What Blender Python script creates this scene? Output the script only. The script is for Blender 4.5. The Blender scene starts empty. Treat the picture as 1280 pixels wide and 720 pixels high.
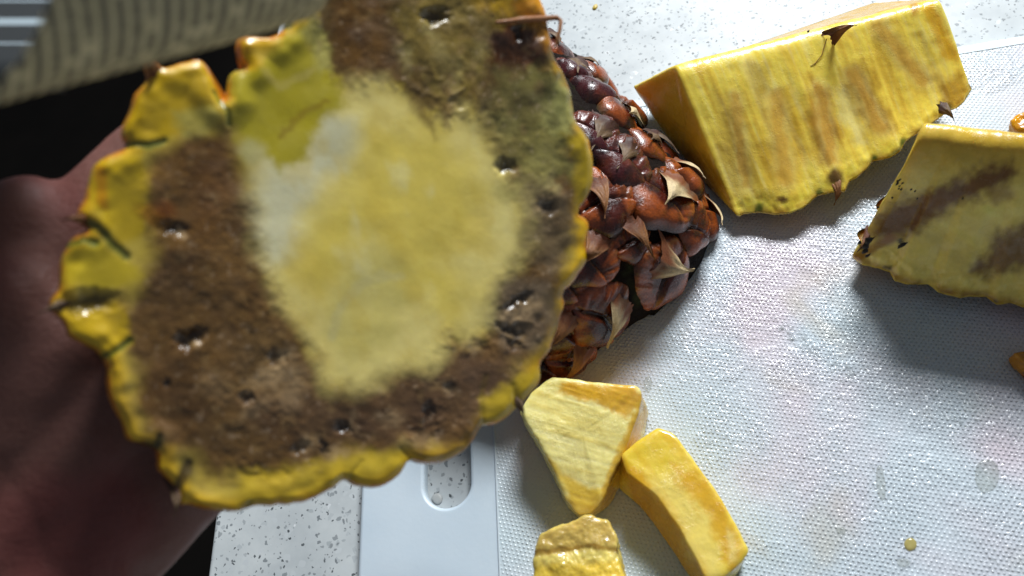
import bpy, math, random
import numpy as np
from mathutils import Vector, Matrix

# ---------------------------------------------------------------- camera, world, lamps, exposure
sc = bpy.context.scene
COL = sc.collection
FOC = 1005.0                                  # focal length in pixels of a 1280 px wide frame
_dx = np.array([6762, 917, -1005.]); _dy = np.array([-100, 1840, 1005.])
_dx /= np.linalg.norm(_dx); _dy /= np.linalg.norm(_dy)
CM = np.array([_dx, _dy, -np.cross(_dx, _dy)])   # world = CM @ (right, up, forward); world X/Y follow the board's edges
FW = CM[:, 2]; CAM = -FW * 0.30
cam_d = bpy.data.cameras.new('camera'); cam = bpy.data.objects.new('camera', cam_d); COL.objects.link(cam)
cam_d.sensor_width = 36; cam_d.lens = FOC / 1280 * 36
cam_d.clip_start = 0.005; cam_d.clip_end = 50
cam.matrix_world = Matrix(((CM[0,0], CM[0,1], -CM[0,2], CAM[0]), (CM[1,0], CM[1,1], -CM[1,2], CAM[1]),
                           (CM[2,0], CM[2,1], -CM[2,2], CAM[2]), (0, 0, 0, 1)))
cam_d.dof.use_dof = True; cam_d.dof.focus_distance = 0.285; cam_d.dof.aperture_fstop = 11
sc.camera = cam

world = bpy.data.worlds.new("World"); sc.world = world; world.use_nodes = True
_bg = world.node_tree.nodes['Background']
_bg.inputs[0].default_value = (0.62, 0.72, 0.85, 1); _bg.inputs[1].default_value = 0.16

def area(name, target, az, el, dist, sx, sy, power, color):
    d = bpy.data.lights.new(name, 'AREA'); o = bpy.data.objects.new(name, d); COL.objects.link(o)
    d.shape = 'RECTANGLE'; d.size = sx; d.size_y = sy; d.energy = power; d.color = color
    a, e = math.radians(az), math.radians(el)
    v = Vector((math.sin(a) * math.cos(e), math.cos(a) * math.cos(e), math.sin(e)))
    o.location = Vector(target) + v * dist
    o.rotation_euler = v.to_track_quat('Z', 'Y').to_euler()
    return o
area('window_light', (0.08, 0.0, 0), 19, 41, 1.5, 0.50, 0.30, 39, (0.93, 0.97, 1.0))

vs = sc.view_settings
sc.display_settings.display_device = 'sRGB'
vs.view_transform = 'Standard'; vs.look = 'None'; vs.exposure = 0; vs.gamma = 1; vs.use_curve_mapping = False
sc.render.engine = 'CYCLES'
sc.cycles.use_denoising = True
sc.cycles.max_bounces = 8; sc.cycles.caustics_reflective = False; sc.cycles.caustics_refractive = False
sc.cycles.sample_clamp_indirect = 4

# ---------------------------------------------------------------- helpers
rng = np.random.default_rng(7)
def ray(px, py): return CM @ np.array([px - 640, 360 - py, FOC])
def P(px, py, z=0.0):                         # the point of height z seen at that place of the photograph
    d = ray(px, py); return CAM + d * ((z - CAM[2]) / d[2])
def D(px, py, depth):                         # the point at that distance in front of the camera
    return CAM + ray(px, py) / FOC * depth
def topx(p):
    q = (np.asarray(p) - CAM) @ CM
    return np.stack([640 + FOC * q[:, 0] / q[:, 2], 360 - FOC * q[:, 1] / q[:, 2]], 1)
def lin(c):
    c = np.asarray(c, float) / 255.0
    return np.where(c <= 0.04045, c / 12.92, ((c + 0.055) / 1.055) ** 2.4)

_T = np.random.default_rng(11).random(4096)
def vnoise(p, seed=0):
    p = np.asarray(p, float)
    if p.shape[1] == 2: p = np.column_stack([p, np.zeros(len(p))])
    i = np.floor(p).astype(np.int64); f = p - i; f = f * f * (3 - 2 * f); out = 0
    for a in (0, 1):
        for b in (0, 1):
            for c in (0, 1):
                h = ((i[:, 0] + a) * 73856093 ^ (i[:, 1] + b) * 19349663 ^ (i[:, 2] + c) * 83492791 ^ (seed * 2654435)) 
                h = (h ^ (h >> 13)) & 4095
                w = (f[:, 0] if a else 1 - f[:, 0]) * (f[:, 1] if b else 1 - f[:, 1]) * (f[:, 2] if c else 1 - f[:, 2])
                out = out + _T[h] * w
    return out * 2 - 1
def fbm(p, octaves=4, seed=0):
    s = 0; a = 1; t = 0
    for k in range(octaves):
        s = s + a * vnoise(np.asarray(p) * 2 ** k + 17.3 * k, seed + k); t += a; a *= 0.55
    return s / t
def sstep(x, a=0., b=1.):
    t = np.clip((x - a) / (b - a), 0, 1); return t * t * (3 - 2 * t)
def poly_sd(p, poly):                         # signed distance, positive inside
    poly = np.asarray(poly, float); d = np.full(len(p), 1e18); ins = np.zeros(len(p), bool)
    for k in range(len(poly)):
        a = poly[k]; b = poly[(k + 1) % len(poly)]; e = b - a; w = p - a
        t = np.clip((w @ e) / max(e @ e, 1e-12), 0, 1)
        d = np.minimum(d, ((w - t[:, None] * e) ** 2).sum(1))
        c = (a[1] <= p[:, 1]) != (b[1] <= p[:, 1])
        with np.errstate(divide='ignore', invalid='ignore'):
            x = a[0] + (p[:, 1] - a[1]) / (b[1] - a[1] if b[1] != a[1] else 1e-9) * e[0]
        ins ^= c & (p[:, 0] < x)
    return np.sqrt(d) * np.where(ins, 1, -1)
def line_d(p, pts):
    d = np.full(len(p), 1e18)
    for a, b in zip(np.asarray(pts, float)[:-1], np.asarray(pts, float)[1:]):
        e = b - a; w = p - a; t = np.clip((w @ e) / max(e @ e, 1e-12), 0, 1)
        d = np.minimum(d, ((w - t[:, None] * e) ** 2).sum(1))
    return np.sqrt(d)
class Paint:
    """pigment of a cut face laid out on its own plane, patch by patch"""
    def __init__(s, p, base, seed=0):
        s.p = p; s.seed = seed; s.c = np.tile(lin(base), (len(p), 1))
    def warp(s, amp, scale):
        s.seed += 3
        return s.p + amp * np.stack([fbm(s.p / scale, 3, s.seed), fbm(s.p / scale, 3, s.seed + 50)], 1)
    def mix(s, m, color):
        s.c = s.c * (1 - m[:, None]) + lin(color) * m[:, None]; return m
    def poly(s, poly, color, soft=10, amp=10, scale=20, k=1.0, ragged=0., extra=None):
        q = s.warp(amp, scale) if amp else s.p
        d = poly_sd(q, poly)
        if ragged: d = d + ragged * fbm(s.p / (scale * .35), 3, s.seed + 9)
        if extra is not None: d = d + extra
        return s.mix(k * sstep(d, -soft / 2, soft / 2), color)
    def ell(s, cx, cy, rx, ry, ang, color, soft=0.5, k=1.0, amp=4, scale=12):
        q = s.warp(amp, scale) if amp else s.p
        a = math.radians(ang); d = q - (cx, cy)
        u = (d[:, 0] * math.cos(a) + d[:, 1] * math.sin(a)) / rx; v = (-d[:, 0] * math.sin(a) + d[:, 1] * math.cos(a)) / ry
        return s.mix(k * (1 - sstep(np.sqrt(u * u + v * v), 1 - soft, 1 + soft)), color)
    def line(s, pts, w, color, k=1.0, amp=3, scale=10):
        q = s.warp(amp, scale) if amp else s.p
        return s.mix(k * (1 - sstep(line_d(q, pts), w * .3, w)), color)
    def mottle(s, amount, scale, seed=5, stretch=None):
        q = s.p / scale if stretch is None else (s.p @ np.asarray(stretch).T) / scale
        s.c = s.c * (1 + amount * fbm(q, 4, s.seed + seed))[:, None]

def tag(o, label=None, cat=None, group=None, kind=None):
    if label: o['label'] = label
    if cat: o['category'] = cat
    if group: o['group'] = group
    if kind: o['kind'] = kind
    return o
def empty(name, loc=(0, 0, 0)):
    o = bpy.data.objects.new(name, None); o.location = loc; o.empty_display_size = 0.01
    COL.objects.link(o); return o
def link(name, me, parent=None):
    o = bpy.data.objects.new(name, me); COL.objects.link(o)
    if parent is not None:
        o.parent = parent
        if parent.type == 'EMPTY' and parent.rotation_euler.x == parent.rotation_euler.y == parent.rotation_euler.z == 0:
            o.matrix_parent_inverse = Matrix.Translation(-parent.location)
    return o
def mesh(name, v, faces, mat, parent=None, col=None, smooth=True, uv=None, lnk=True):
    me = bpy.data.meshes.new(name)
    me.from_pydata(np.asarray(v).tolist(), [], faces if isinstance(faces, list) else faces.tolist())
    me.update()
    if smooth: me.polygons.foreach_set('use_smooth', np.ones(len(me.polygons), bool))
    if col is not None:
        a = me.color_attributes.new('Col', 'FLOAT_COLOR', 'POINT')
        a.data.foreach_set('color', np.column_stack([np.clip(col, 0, 1), np.ones(len(col))]).astype(np.float32).ravel())
    if uv is not None:
        l = me.uv_layers.new(name='UVMap'); idx = np.empty(len(me.loops), int); me.loops.foreach_get('vertex_index', idx)
        l.data.foreach_set('uv', np.asarray(uv)[idx].astype(np.float32).ravel())
    me.materials.append(mat)
    return link(name, me, parent) if lnk else me
def gridfaces(nu, nv, wrap_u=False, wrap_v=False, off=0):
    U = np.arange(nu if wrap_u else nu - 1); V = np.arange(nv if wrap_v else nv - 1)
    a, b = np.meshgrid(U, V, indexing='ij'); a = a.ravel(); b = b.ravel(); a2 = (a + 1) % nu; b2 = (b + 1) % nv
    return np.stack([a * nv + b, a2 * nv + b, a2 * nv + b2, a * nv + b2], 1) + off
def normals(v, faces):
    n = np.zeros_like(v); f = np.asarray(faces)
    fn = np.cross(v[f[:, 2]] - v[f[:, 0]], v[f[:, 3]] - v[f[:, 1]])
    for k in range(4): np.add.at(n, f[:, k], fn)
    return n / np.maximum(np.linalg.norm(n, axis=1), 1e-15)[:, None]

# ---- materials
def nmat(name):
    m = bpy.data.materials.new(name); m.use_nodes = True; nt = m.node_tree
    return m, nt, nt.nodes['Principled BSDF']
def N(nt, t, **kw):
    n = nt.nodes.new(t)
    for k, v in kw.items():
        if k in n.inputs.keys() if hasattr(n.inputs, 'keys') else False: n.inputs[k].default_value = v
        else: setattr(n, k, v)
    return n
def L(nt, a, b): nt.links.new(a, b)
def noise(nt, scale, detail=4, rough=.55, dist=0, vec=None):
    n = nt.nodes.new('ShaderNodeTexNoise'); n.inputs['Scale'].default_value = scale
    n.inputs['Detail'].default_value = detail; n.inputs['Roughness'].default_value = rough; n.inputs['Distortion'].default_value = dist
    if vec is not None: L(nt, vec, n.inputs['Vector'])
    return n
def ramp(nt, src, stops):
    r = nt.nodes.new('ShaderNodeValToRGB'); e = r.color_ramp.elements
    while len(e) < len(stops): e.new(0.5)
    for k, (p, c) in enumerate(stops):
        e[k].position = p; e[k].color = (*c, 1) if len(c) == 3 else c
    L(nt, src, r.inputs[0]); return r
def mixc(nt, fac, a, b, blend='MIX'):
    m = nt.nodes.new('ShaderNodeMix'); m.data_type = 'RGBA'; m.blend_type = blend
    for sock, val in ((m.inputs[0], fac), (m.inputs[6], a), (m.inputs[7], b)):
        if isinstance(val, (int, float)): sock.default_value = val
        elif isinstance(val, tuple): sock.default_value = (*val, 1) if len(val) == 3 else val
        else: L(nt, val, sock)
    return m.outputs[2]
def math_(nt, op, a, b=None, c=None):
    m = nt.nodes.new('ShaderNodeMath'); m.operation = op
    for k, val in enumerate((a, b, c)):
        if val is None: continue
        if isinstance(val, (int, float)): m.inputs[k].default_value = val
        else: L(nt, val, m.inputs[k])
    return m.outputs[0]
def bump(nt, h, strength, dist, prev=None):
    b = nt.nodes.new('ShaderNodeBump'); b.inputs['Strength'].default_value = strength; b.inputs['Distance'].default_value = dist
    L(nt, h, b.inputs['Height'])
    if prev is not None: L(nt, prev, b.inputs['Normal'])
    return b.outputs['Normal']

def organic(name, rough=.35, sss=0., rad=.004, fine=900, bstr=.4, bdist=.0004, coarse=250, vary=.25, coat=0., rvar=.2):
    m, nt, b = nmat(name)
    at = nt.nodes.new('ShaderNodeAttribute'); at.attribute_name = 'Col'
    tc = nt.nodes.new('ShaderNodeTexCoord').outputs['Object']
    n1 = noise(nt, fine, 5, .6, 0, tc); n2 = noise(nt, coarse, 4, .6, .5, tc)
    r = ramp(nt, n1.outputs[0], [(.25, (1 - vary,) * 3), (.75, (1 + vary,) * 3)])
    L(nt, mixc(nt, 1.0, at.outputs[0], r.outputs[0], 'MULTIPLY'), b.inputs['Base Color'])
    rr = nt.nodes.new('ShaderNodeMapRange'); L(nt, n2.outputs[0], rr.inputs[0])
    rr.inputs[1].default_value = .3; rr.inputs[2].default_value = .7
    rr.inputs[3].default_value = max(.05, rough - rvar); rr.inputs[4].default_value = rough + rvar
    L(nt, rr.outputs[0], b.inputs['Roughness'])
    h = math_(nt, 'ADD', n1.outputs[0], n2.outputs[0])
    L(nt, bump(nt, h, bstr, bdist), b.inputs['Normal'])
    if sss:
        b.inputs['Subsurface Weight'].default_value = sss; b.inputs['Subsurface Radius'].default_value = (1, .85, .55)
        b.inputs['Subsurface Scale'].default_value = rad
    if coat: b.inputs['Coat Weight'].default_value = coat; b.inputs['Coat Roughness'].default_value = .12
    return m
def sacs(m, sc1=1700, sc2=120, dist=.00022, strength=.35, coat=.25):
    nt = m.node_tree; b = nt.nodes['Principled BSDF']; tc = nt.nodes.new('ShaderNodeTexCoord').outputs['Object']
    old = b.inputs['Normal'].links[0].from_socket
    n = noise(nt, sc1, 2, .5, .8, tc); msk = noise(nt, sc2, 3, .6, .3, tc)
    k = ramp(nt, msk.outputs[0], [(.46, (0, 0, 0)), (.64, (1, 1, 1))]).outputs[0]
    h = math_(nt, 'MULTIPLY', ramp(nt, n.outputs[0], [(.52, (0, 0, 0)), (.66, (1, 1, 1))]).outputs[0], k)
    L(nt, bump(nt, h, strength, dist, old), b.inputs['Normal'])
    b.inputs['Coat Weight'].default_value = coat; b.inputs['Coat Roughness'].default_value = .12
M_flesh = organic('wet_pineapple_flesh', rough=.26, sss=.35, rad=.004, fine=900, bstr=.16, bdist=.0005, coarse=240, vary=.06, rvar=.16)
sacs(M_flesh)
M_slice = organic('slice_flesh', rough=.36, sss=.15, rad=.003, fine=600, bstr=.10, bdist=.0006, coarse=160, vary=.03, rvar=.20, coat=.3)
_b = M_slice.node_tree.nodes['Principled BSDF']; _b.inputs['Coat Weight'].default_value = .35; _b.inputs['Coat Roughness'].default_value = .22
M_rindy = organic('yellow_rind', rough=.42, sss=.1, rad=.002, fine=700, bstr=.5, bdist=.0006, vary=.2)
M_eye = organic('glossy_brown_rind', rough=.30, fine=1300, bstr=.40, bdist=.0005, coarse=520, vary=.30, coat=.35, rvar=.14)
M_bract = organic('dry_bract', rough=.62, fine=2200, bstr=.6, bdist=.0003, vary=.3)
M_skin = organic('skin', rough=.62, sss=.3, rad=.006, fine=900, bstr=.5, bdist=.0005, coarse=90, vary=.08)

# ---------------------------------------------------------------- setting: counter, cabinet, floor
def box(name, x0, x1, y0, y1, z0, z1, mat, bev=0, parent=None):
    v = [(x, y, z) for x in (x0, x1) for y in (y0, y1) for z in (z0, z1)]
    f = [(0, 1, 3, 2), (4, 6, 7, 5), (0, 4, 5, 1), (2, 3, 7, 6), (0, 2, 6, 4), (1, 5, 7, 3)]
    o = mesh(name, v, f, mat, parent, smooth=False)
    if bev:
        b = o.modifiers.new('bevel', 'BEVEL'); b.width = bev; b.segments = 4
    return o
def quartz():
    m, nt, b = nmat('white_quartz')
    tc = nt.nodes.new('ShaderNodeTexCoord').outputs['Object']
    wn = noise(nt, 260, 3, .6, 0, tc)
    wv = nt.nodes.new('ShaderNodeVectorMath'); wv.operation = 'MULTIPLY_ADD'
    L(nt, wn.outputs['Color'], wv.inputs[0]); wv.inputs[1].default_value = (.0035,) * 3; L(nt, tc, wv.inputs[2])
    cl = noise(nt, 55, 4, .6, .3, tc)
    base = ramp(nt, cl.outputs[0], [(.3, (.42, .45, .46)), (.7, (.55, .58, .58))]).outputs[0]
    def flecks(scale, keep, size, stops, seedoff):
        mp = nt.nodes.new('ShaderNodeMapping'); mp.inputs['Location'].default_value = (seedoff, seedoff * .7, seedoff * .3)
        mp.inputs['Rotation'].default_value = (0, 0, seedoff)
        L(nt, wv.outputs[0], mp.inputs[0])
        vo = nt.nodes.new('ShaderNodeTexVoronoi'); vo.inputs['Scale'].default_value = scale; vo.inputs['Randomness'].default_value = 1
        L(nt, mp.outputs[0], vo.inputs['Vector'])
        sep = nt.nodes.new('ShaderNodeSeparateColor'); L(nt, vo.outputs['Color'], sep.inputs[0])
        chosen = math_(nt, 'LESS_THAN', sep.outputs[0], keep)
        thr = math_(nt, 'MULTIPLY', sep.outputs[1], size)
        near = math_(nt, 'LESS_THAN', vo.outputs['Distance'], math_(nt, 'ADD', thr, size * .4))
        fac = math_(nt, 'MULTIPLY', chosen, near)
        return fac, ramp(nt, sep.outputs[2], stops).outputs[0]
    f1, c1 = flecks(330, .50, .34, [(0, (.36, .39, .40)), (1, (.52, .55, .56))], 3.1)
    f2, c2 = flecks(520, .34, .33, [(0, (.18, .20, .21)), (1, (.46, .49, .50))], 7.7)
    f3, c3 = flecks(360, .07, .3, [(0, (.56, .59, .60)), (1, (.66, .68, .68))], 5.3)
    f4, c4 = flecks(800, .20, .34, [(0, (.07, .08, .085)), (1, (.28, .30, .31))], 1.3)
    c = mixc(nt, f3, base, c3); c = mixc(nt, f1, c, c1); c = mixc(nt, f2, c, c2); c = mixc(nt, f4, c, c4)
    L(nt, c, b.inputs['Base Color'])
    b.inputs['Roughness'].default_value = .42; b.inputs['Specular IOR Level'].default_value = .25
    L(nt, bump(nt, noise(nt, 500, 3, .5, 0, tc).outputs[0], .12, .0002), b.inputs['Normal'])
    return m
ZC = -0.0055
tag(box('countertop', -0.1125, 1.0, -0.42, 0.30, ZC - .03, ZC, quartz(), .0015), kind='structure')
m, nt, b = nmat('dark_cabinet'); b.inputs['Base Color'].default_value = (.012, .011, .010, 1); b.inputs['Roughness'].default_value = .6
tag(box('cabinet', -0.085, 0.98, -0.40, 0.29, -0.90, ZC - .031, m), 'dark kitchen cabinet carrying the speckled white countertop', 'cabinet')
m, nt, b = nmat('dark_floor'); tc = nt.nodes.new('ShaderNodeTexCoord').outputs['Object']
L(nt, ramp(nt, noise(nt, 6, 5, .6, 0, tc).outputs[0], [(.3, (.0035, .003, .0025)), (.7, (.007, .0055, .0045))]).outputs[0], b.inputs['Base Color'])
b.inputs['Roughness'].default_value = .9; b.inputs['Specular IOR Level'].default_value = .1
v = [(-4, -4, -.9), (4, -4, -.9), (4, 4, -.9), (-4, 4, -.9)]
tag(mesh('floor', v, [(0, 1, 2, 3)], m, smooth=False), kind='structure')

# ---------------------------------------------------------------- cutting board
def board_plain():
    m, nt, b = nmat('white_board_plastic')
    tc = nt.nodes.new('ShaderNodeTexCoord').outputs['Object']
    n = noise(nt, 28, 4, .55, 0, tc)
    L(nt, ramp(nt, n.outputs[0], [(.3, (.52, .61, .68)), (.7, (.60, .68, .74))]).outputs[0], b.inputs['Base Color'])
    b.inputs['Roughness'].default_value = .38
    b.inputs['Subsurface Weight'].default_value = .2; b.inputs['Subsurface Scale'].default_value = .004; b.inputs['Subsurface Radius'].default_value = (.8, .9, 1)
    L(nt, bump(nt, noise(nt, 700, 3, .5, 0, tc).outputs[0], .15, .0002), b.inputs['Normal'])
    return m
def board_dots():
    m, nt, b = nmat('white_board_textured_plastic')
    tc = nt.nodes.new('ShaderNodeTexCoord').outputs['Object']
    sep = nt.nodes.new('ShaderNodeSeparateXYZ'); L(nt, tc, sep.inputs[0])
    p = 2 * math.pi / 0.00125
    X, Y = math_(nt, 'MULTIPLY', sep.outputs[0], p), math_(nt, 'MULTIPLY', sep.outputs[1], p)
    c1 = math_(nt, 'COSINE', math_(nt, 'ADD', math_(nt, 'MULTIPLY', X, .97), math_(nt, 'MULTIPLY', Y, .26)))
    c2 = math_(nt, 'COSINE', math_(nt, 'ADD', math_(nt, 'MULTIPLY', X, .26), math_(nt, 'MULTIPLY', Y, .97)))
    c3 = math_(nt, 'COSINE', math_(nt, 'SUBTRACT', math_(nt, 'MULTIPLY', X, .71), math_(nt, 'MULTIPLY', Y, .71)))
    dots = math_(nt, 'POWER', math_(nt, 'MAXIMUM', math_(nt, 'MULTIPLY', math_(nt, 'ADD', math_(nt, 'ADD', c1, c2), c3), .334), 0.0), 1.5)
    film = noise(nt, 38, 5, .62, .6, tc)                     # where juice fills the pattern
    vd = nt.nodes.new('ShaderNodeVectorMath'); vd.operation = 'DISTANCE'; L(nt, tc, vd.inputs[0]); vd.inputs[1].default_value = (.130, -.062, 0)
    spread = nt.nodes.new('ShaderNodeMapRange'); L(nt, vd.outputs['Value'], spread.inputs[0]); spread.inputs[1].default_value = .03; spread.inputs[2].default_value = .13; spread.inputs[3].default_value = .12; spread.inputs[4].default_value = -.10
    wet = ramp(nt, math_(nt, 'ADD', film.outputs[0], spread.outputs[0]), [(.42, (0, 0, 0)), (.66, (1, 1, 1))]).outputs[0]
    amp = math_(nt, 'ADD', .36, math_(nt, 'MULTIPLY', wet, .66))
    h = math_(nt, 'MULTIPLY', dots, amp)
    ripple = noise(nt, 520, 3, .6, .4, tc)
    h2 = math_(nt, 'MULTIPLY', ripple.outputs[0], math_(nt, 'ADD', .25, math_(nt, 'MULTIPLY', wet, 1.9)))
    nrm = bump(nt, h, .9, .00045)
    L(nt, bump(nt, h2, .6, .00045, nrm), b.inputs['Normal'])
    rr = nt.nodes.new('ShaderNodeMapRange'); L(nt, wet, rr.inputs[0])
    rr.inputs[3].default_value = .22; rr.inputs[4].default_value = .10
    L(nt, rr.outputs[0], b.inputs['Roughness'])
    tint = noise(nt, 16, 3, .5, .2, tc)
    col = ramp(nt, tint.outputs[0], [(.32, (.54, .66, .71)), (.5, (.61, .68, .74)), (.66, (.70, .63, .69))]).outputs[0]
    st = noise(nt, 26, 3, .5, .5, tc)
    stain = ramp(nt, st.outputs[0], [(.60, (0, 0, 0)), (.72, (1, 1, 1))]).outputs[0]
    col = mixc(nt, math_(nt, 'MULTIPLY', stain, .5), col, (.56, .49, .37))
    L(nt, col, b.inputs['Base Color'])
    b.inputs['Subsurface Weight'].default_value = .15; b.inputs['Subsurface Scale'].default_value = .004; b.inputs['Subsurface Radius'].default_value = (.8, .9, 1)
    return m
def rrect(x0, x1, y0, y1, r, n=10):
    pts = []
    for cx, cy, a0 in ((x1 - r, y1 - r, 0), (x0 + r, y1 - r, 90), (x0 + r, y0 + r, 180), (x1 - r, y0 + r, 270)):
        for k in range(n + 1):
            a = math.radians(a0 + 90 * k / n); pts.append((cx + r * math.cos(a), cy + r * math.sin(a)))
    return pts
def slab_curve(name, loops, z0, z1, bev, mat, parent):
    cu = bpy.data.curves.new(name, 'CURVE'); cu.dimensions = '2D'; cu.fill_mode = 'BOTH'
    cu.extrude = (z1 - z0) / 2 - bev; cu.bevel_depth = bev; cu.bevel_resolution = 3; cu.offset = -bev
    for lp in loops:
        s = cu.splines.new('POLY'); s.points.add(len(lp) - 1); s.use_cyclic_u = True
        for k, (x, y) in enumerate(lp): s.points[k].co = (x, y, 0, 1)
    o = bpy.data.objects.new('tmp', cu); COL.objects.link(o)
    dg = bpy.context.evaluated_depsgraph_get()
    me = bpy.data.meshes.new_from_object(o.evaluated_get(dg)); bpy.data.objects.remove(o)
    me.transform(Matrix.Translation((0, 0, (z0 + z1) / 2))); me.materials.clear(); me.materials.append(mat)
    return link(name, me, parent)
BX0, BX1, BY0, BY1 = -.0560, .345, -.175, .0801
board = empty('cutting_board', (BX0, BY0, ZC))
tag(board, 'white plastic cutting board with handle slot and dotted wet surface', 'cutting board')
M_bp = board_plain()
slot = rrect(-.0337, -.0176, -.0790, .030, .00795)[::-1]
slab_curve('board', [rrect(BX0, BX1, BY0, BY1, .012), slot], ZC, 0, .0012, M_bp, board)
IX0, IX1, IY0, IY1 = -.0085, .335, -.165, .0751
slab_curve('textured_surface', [rrect(IX0, IX1, IY0, IY1, .006)], .0001, .00045, .0001, board_dots(), board)
def tube(pts, r, mat, name, parent=None, closed=False, sides=8, col=None):
    pts = np.asarray(pts, float); n = len(pts); r = np.broadcast_to(r, n)
    t = np.roll(pts, -1, 0) - np.roll(pts, 1, 0)
    if not closed: t[0] = pts[1] - pts[0]; t[-1] = pts[-1] - pts[-2]
    t /= np.linalg.norm(t, axis=1)[:, None]; up = np.array([.12, .2, .97]); v = []
    for k in range(n):
        a = np.cross(t[k], up); a /= np.linalg.norm(a); b_ = np.cross(a, t[k])
        for j in range(sides):
            q = 2 * math.pi * j / sides; v.append(pts[k] + r[k] * (a * math.cos(q) + b_ * math.sin(q)))
    f = gridfaces(n, sides, closed, True)
    return mesh(name, v, f, mat, parent, col=col if col is None else np.tile(lin(col), (len(v), 1)))
tube([(x, y, .0003) for x, y in rrect(IX0 - .0002, IX1, IY0, IY1 + .0002, .006)], .00040, M_bp, 'rim_line', board, closed=True)

# ---------------------------------------------------------------- fruit geometry
def loft(name, secs, mat, parent, paint, disp, cap=9, bevel=.0012):
    """closed sections (n, k, 3) joined into a solid with rounded capped ends"""
    secs = np.asarray(secs); rings = []
    for side in (0, 1):
        s = secs[0 if side == 0 else -1]; c = s.mean(0)
        nx = secs[1] if side == 0 else secs[-2]; d = (s - nx).mean(0); d /= np.linalg.norm(d)
        fr = [0.02 + .94 * (j / (cap - 1)) ** .8 for j in range(cap)] + [.985]
        rr = [c + (s - c) * q + d * (bevel * math.sqrt(max(0, 1 - ((q - .9) / .1) ** 2)) if q > .9 else bevel) for q in fr]
        rings.append(rr if side == 0 else rr[::-1])
    allr = np.array(rings[0] + list(secs) + rings[1]); n, k, _ = allr.shape
    v = allr.reshape(-1, 3); f = gridfaces(n, k, False, True)
    nr = normals(v, f)
    flip = (nr * (v - v.mean(0))).sum() < 0
    if flip: nr = -nr; f = f[:, ::-1]
    for side in (0, 1):                                      # even normals over each cut end
        m0 = max(cap - 6, 1) * k; sl_ = slice(0, m0) if side == 0 else slice(n * k - m0, n * k)
        w0 = nr[sl_].mean(0); nr[sl_] = w0 / np.linalg.norm(w0)
    e0, e1 = list(range(k)), list(range((n - 1) * k, n * k))[::-1]
    faces = f.tolist() + ([e0[::-1], e1[::-1]] if flip else [e0, e1])
    u = np.repeat(np.clip((np.arange(n) - cap - 1) / (len(secs) - 1), 0, 1), k); w = np.tile(np.arange(k) / k, n)
    v = v + nr * disp(v, u, w)[:, None]
    return mesh(name, v, faces, mat, parent, col=paint(v, u, w, nr))
def seg(a, b, n): return np.linspace(a, b, n, endpoint=False)
def rounded(poly, r, n=8):
    """polygon in 3-D with its corners rounded"""
    poly = np.asarray(poly); out = []; K = len(poly)
    for k in range(K):
        p0, p, p1 = poly[k - 1], poly[k], poly[(k + 1) % K]
        a = p + (p0 - p) / np.linalg.norm(p0 - p) * r; b_ = p + (p1 - p) / np.linalg.norm(p1 - p) * r
        for t in np.linspace(0, 1, n): out.append((1 - t) ** 2 * a + 2 * t * (1 - t) * p + t * t * b_)
    return np.array(out)
def resample(loop, n):
    q = np.vstack([loop, loop[:1]]); s = np.r_[0, np.cumsum(np.linalg.norm(np.diff(q, axis=0), axis=1))]
    t = np.linspace(0, s[-1], n, endpoint=False)
    return np.stack([np.interp(t, s, q[:, j]) for j in range(q.shape[1])], 1)

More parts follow.
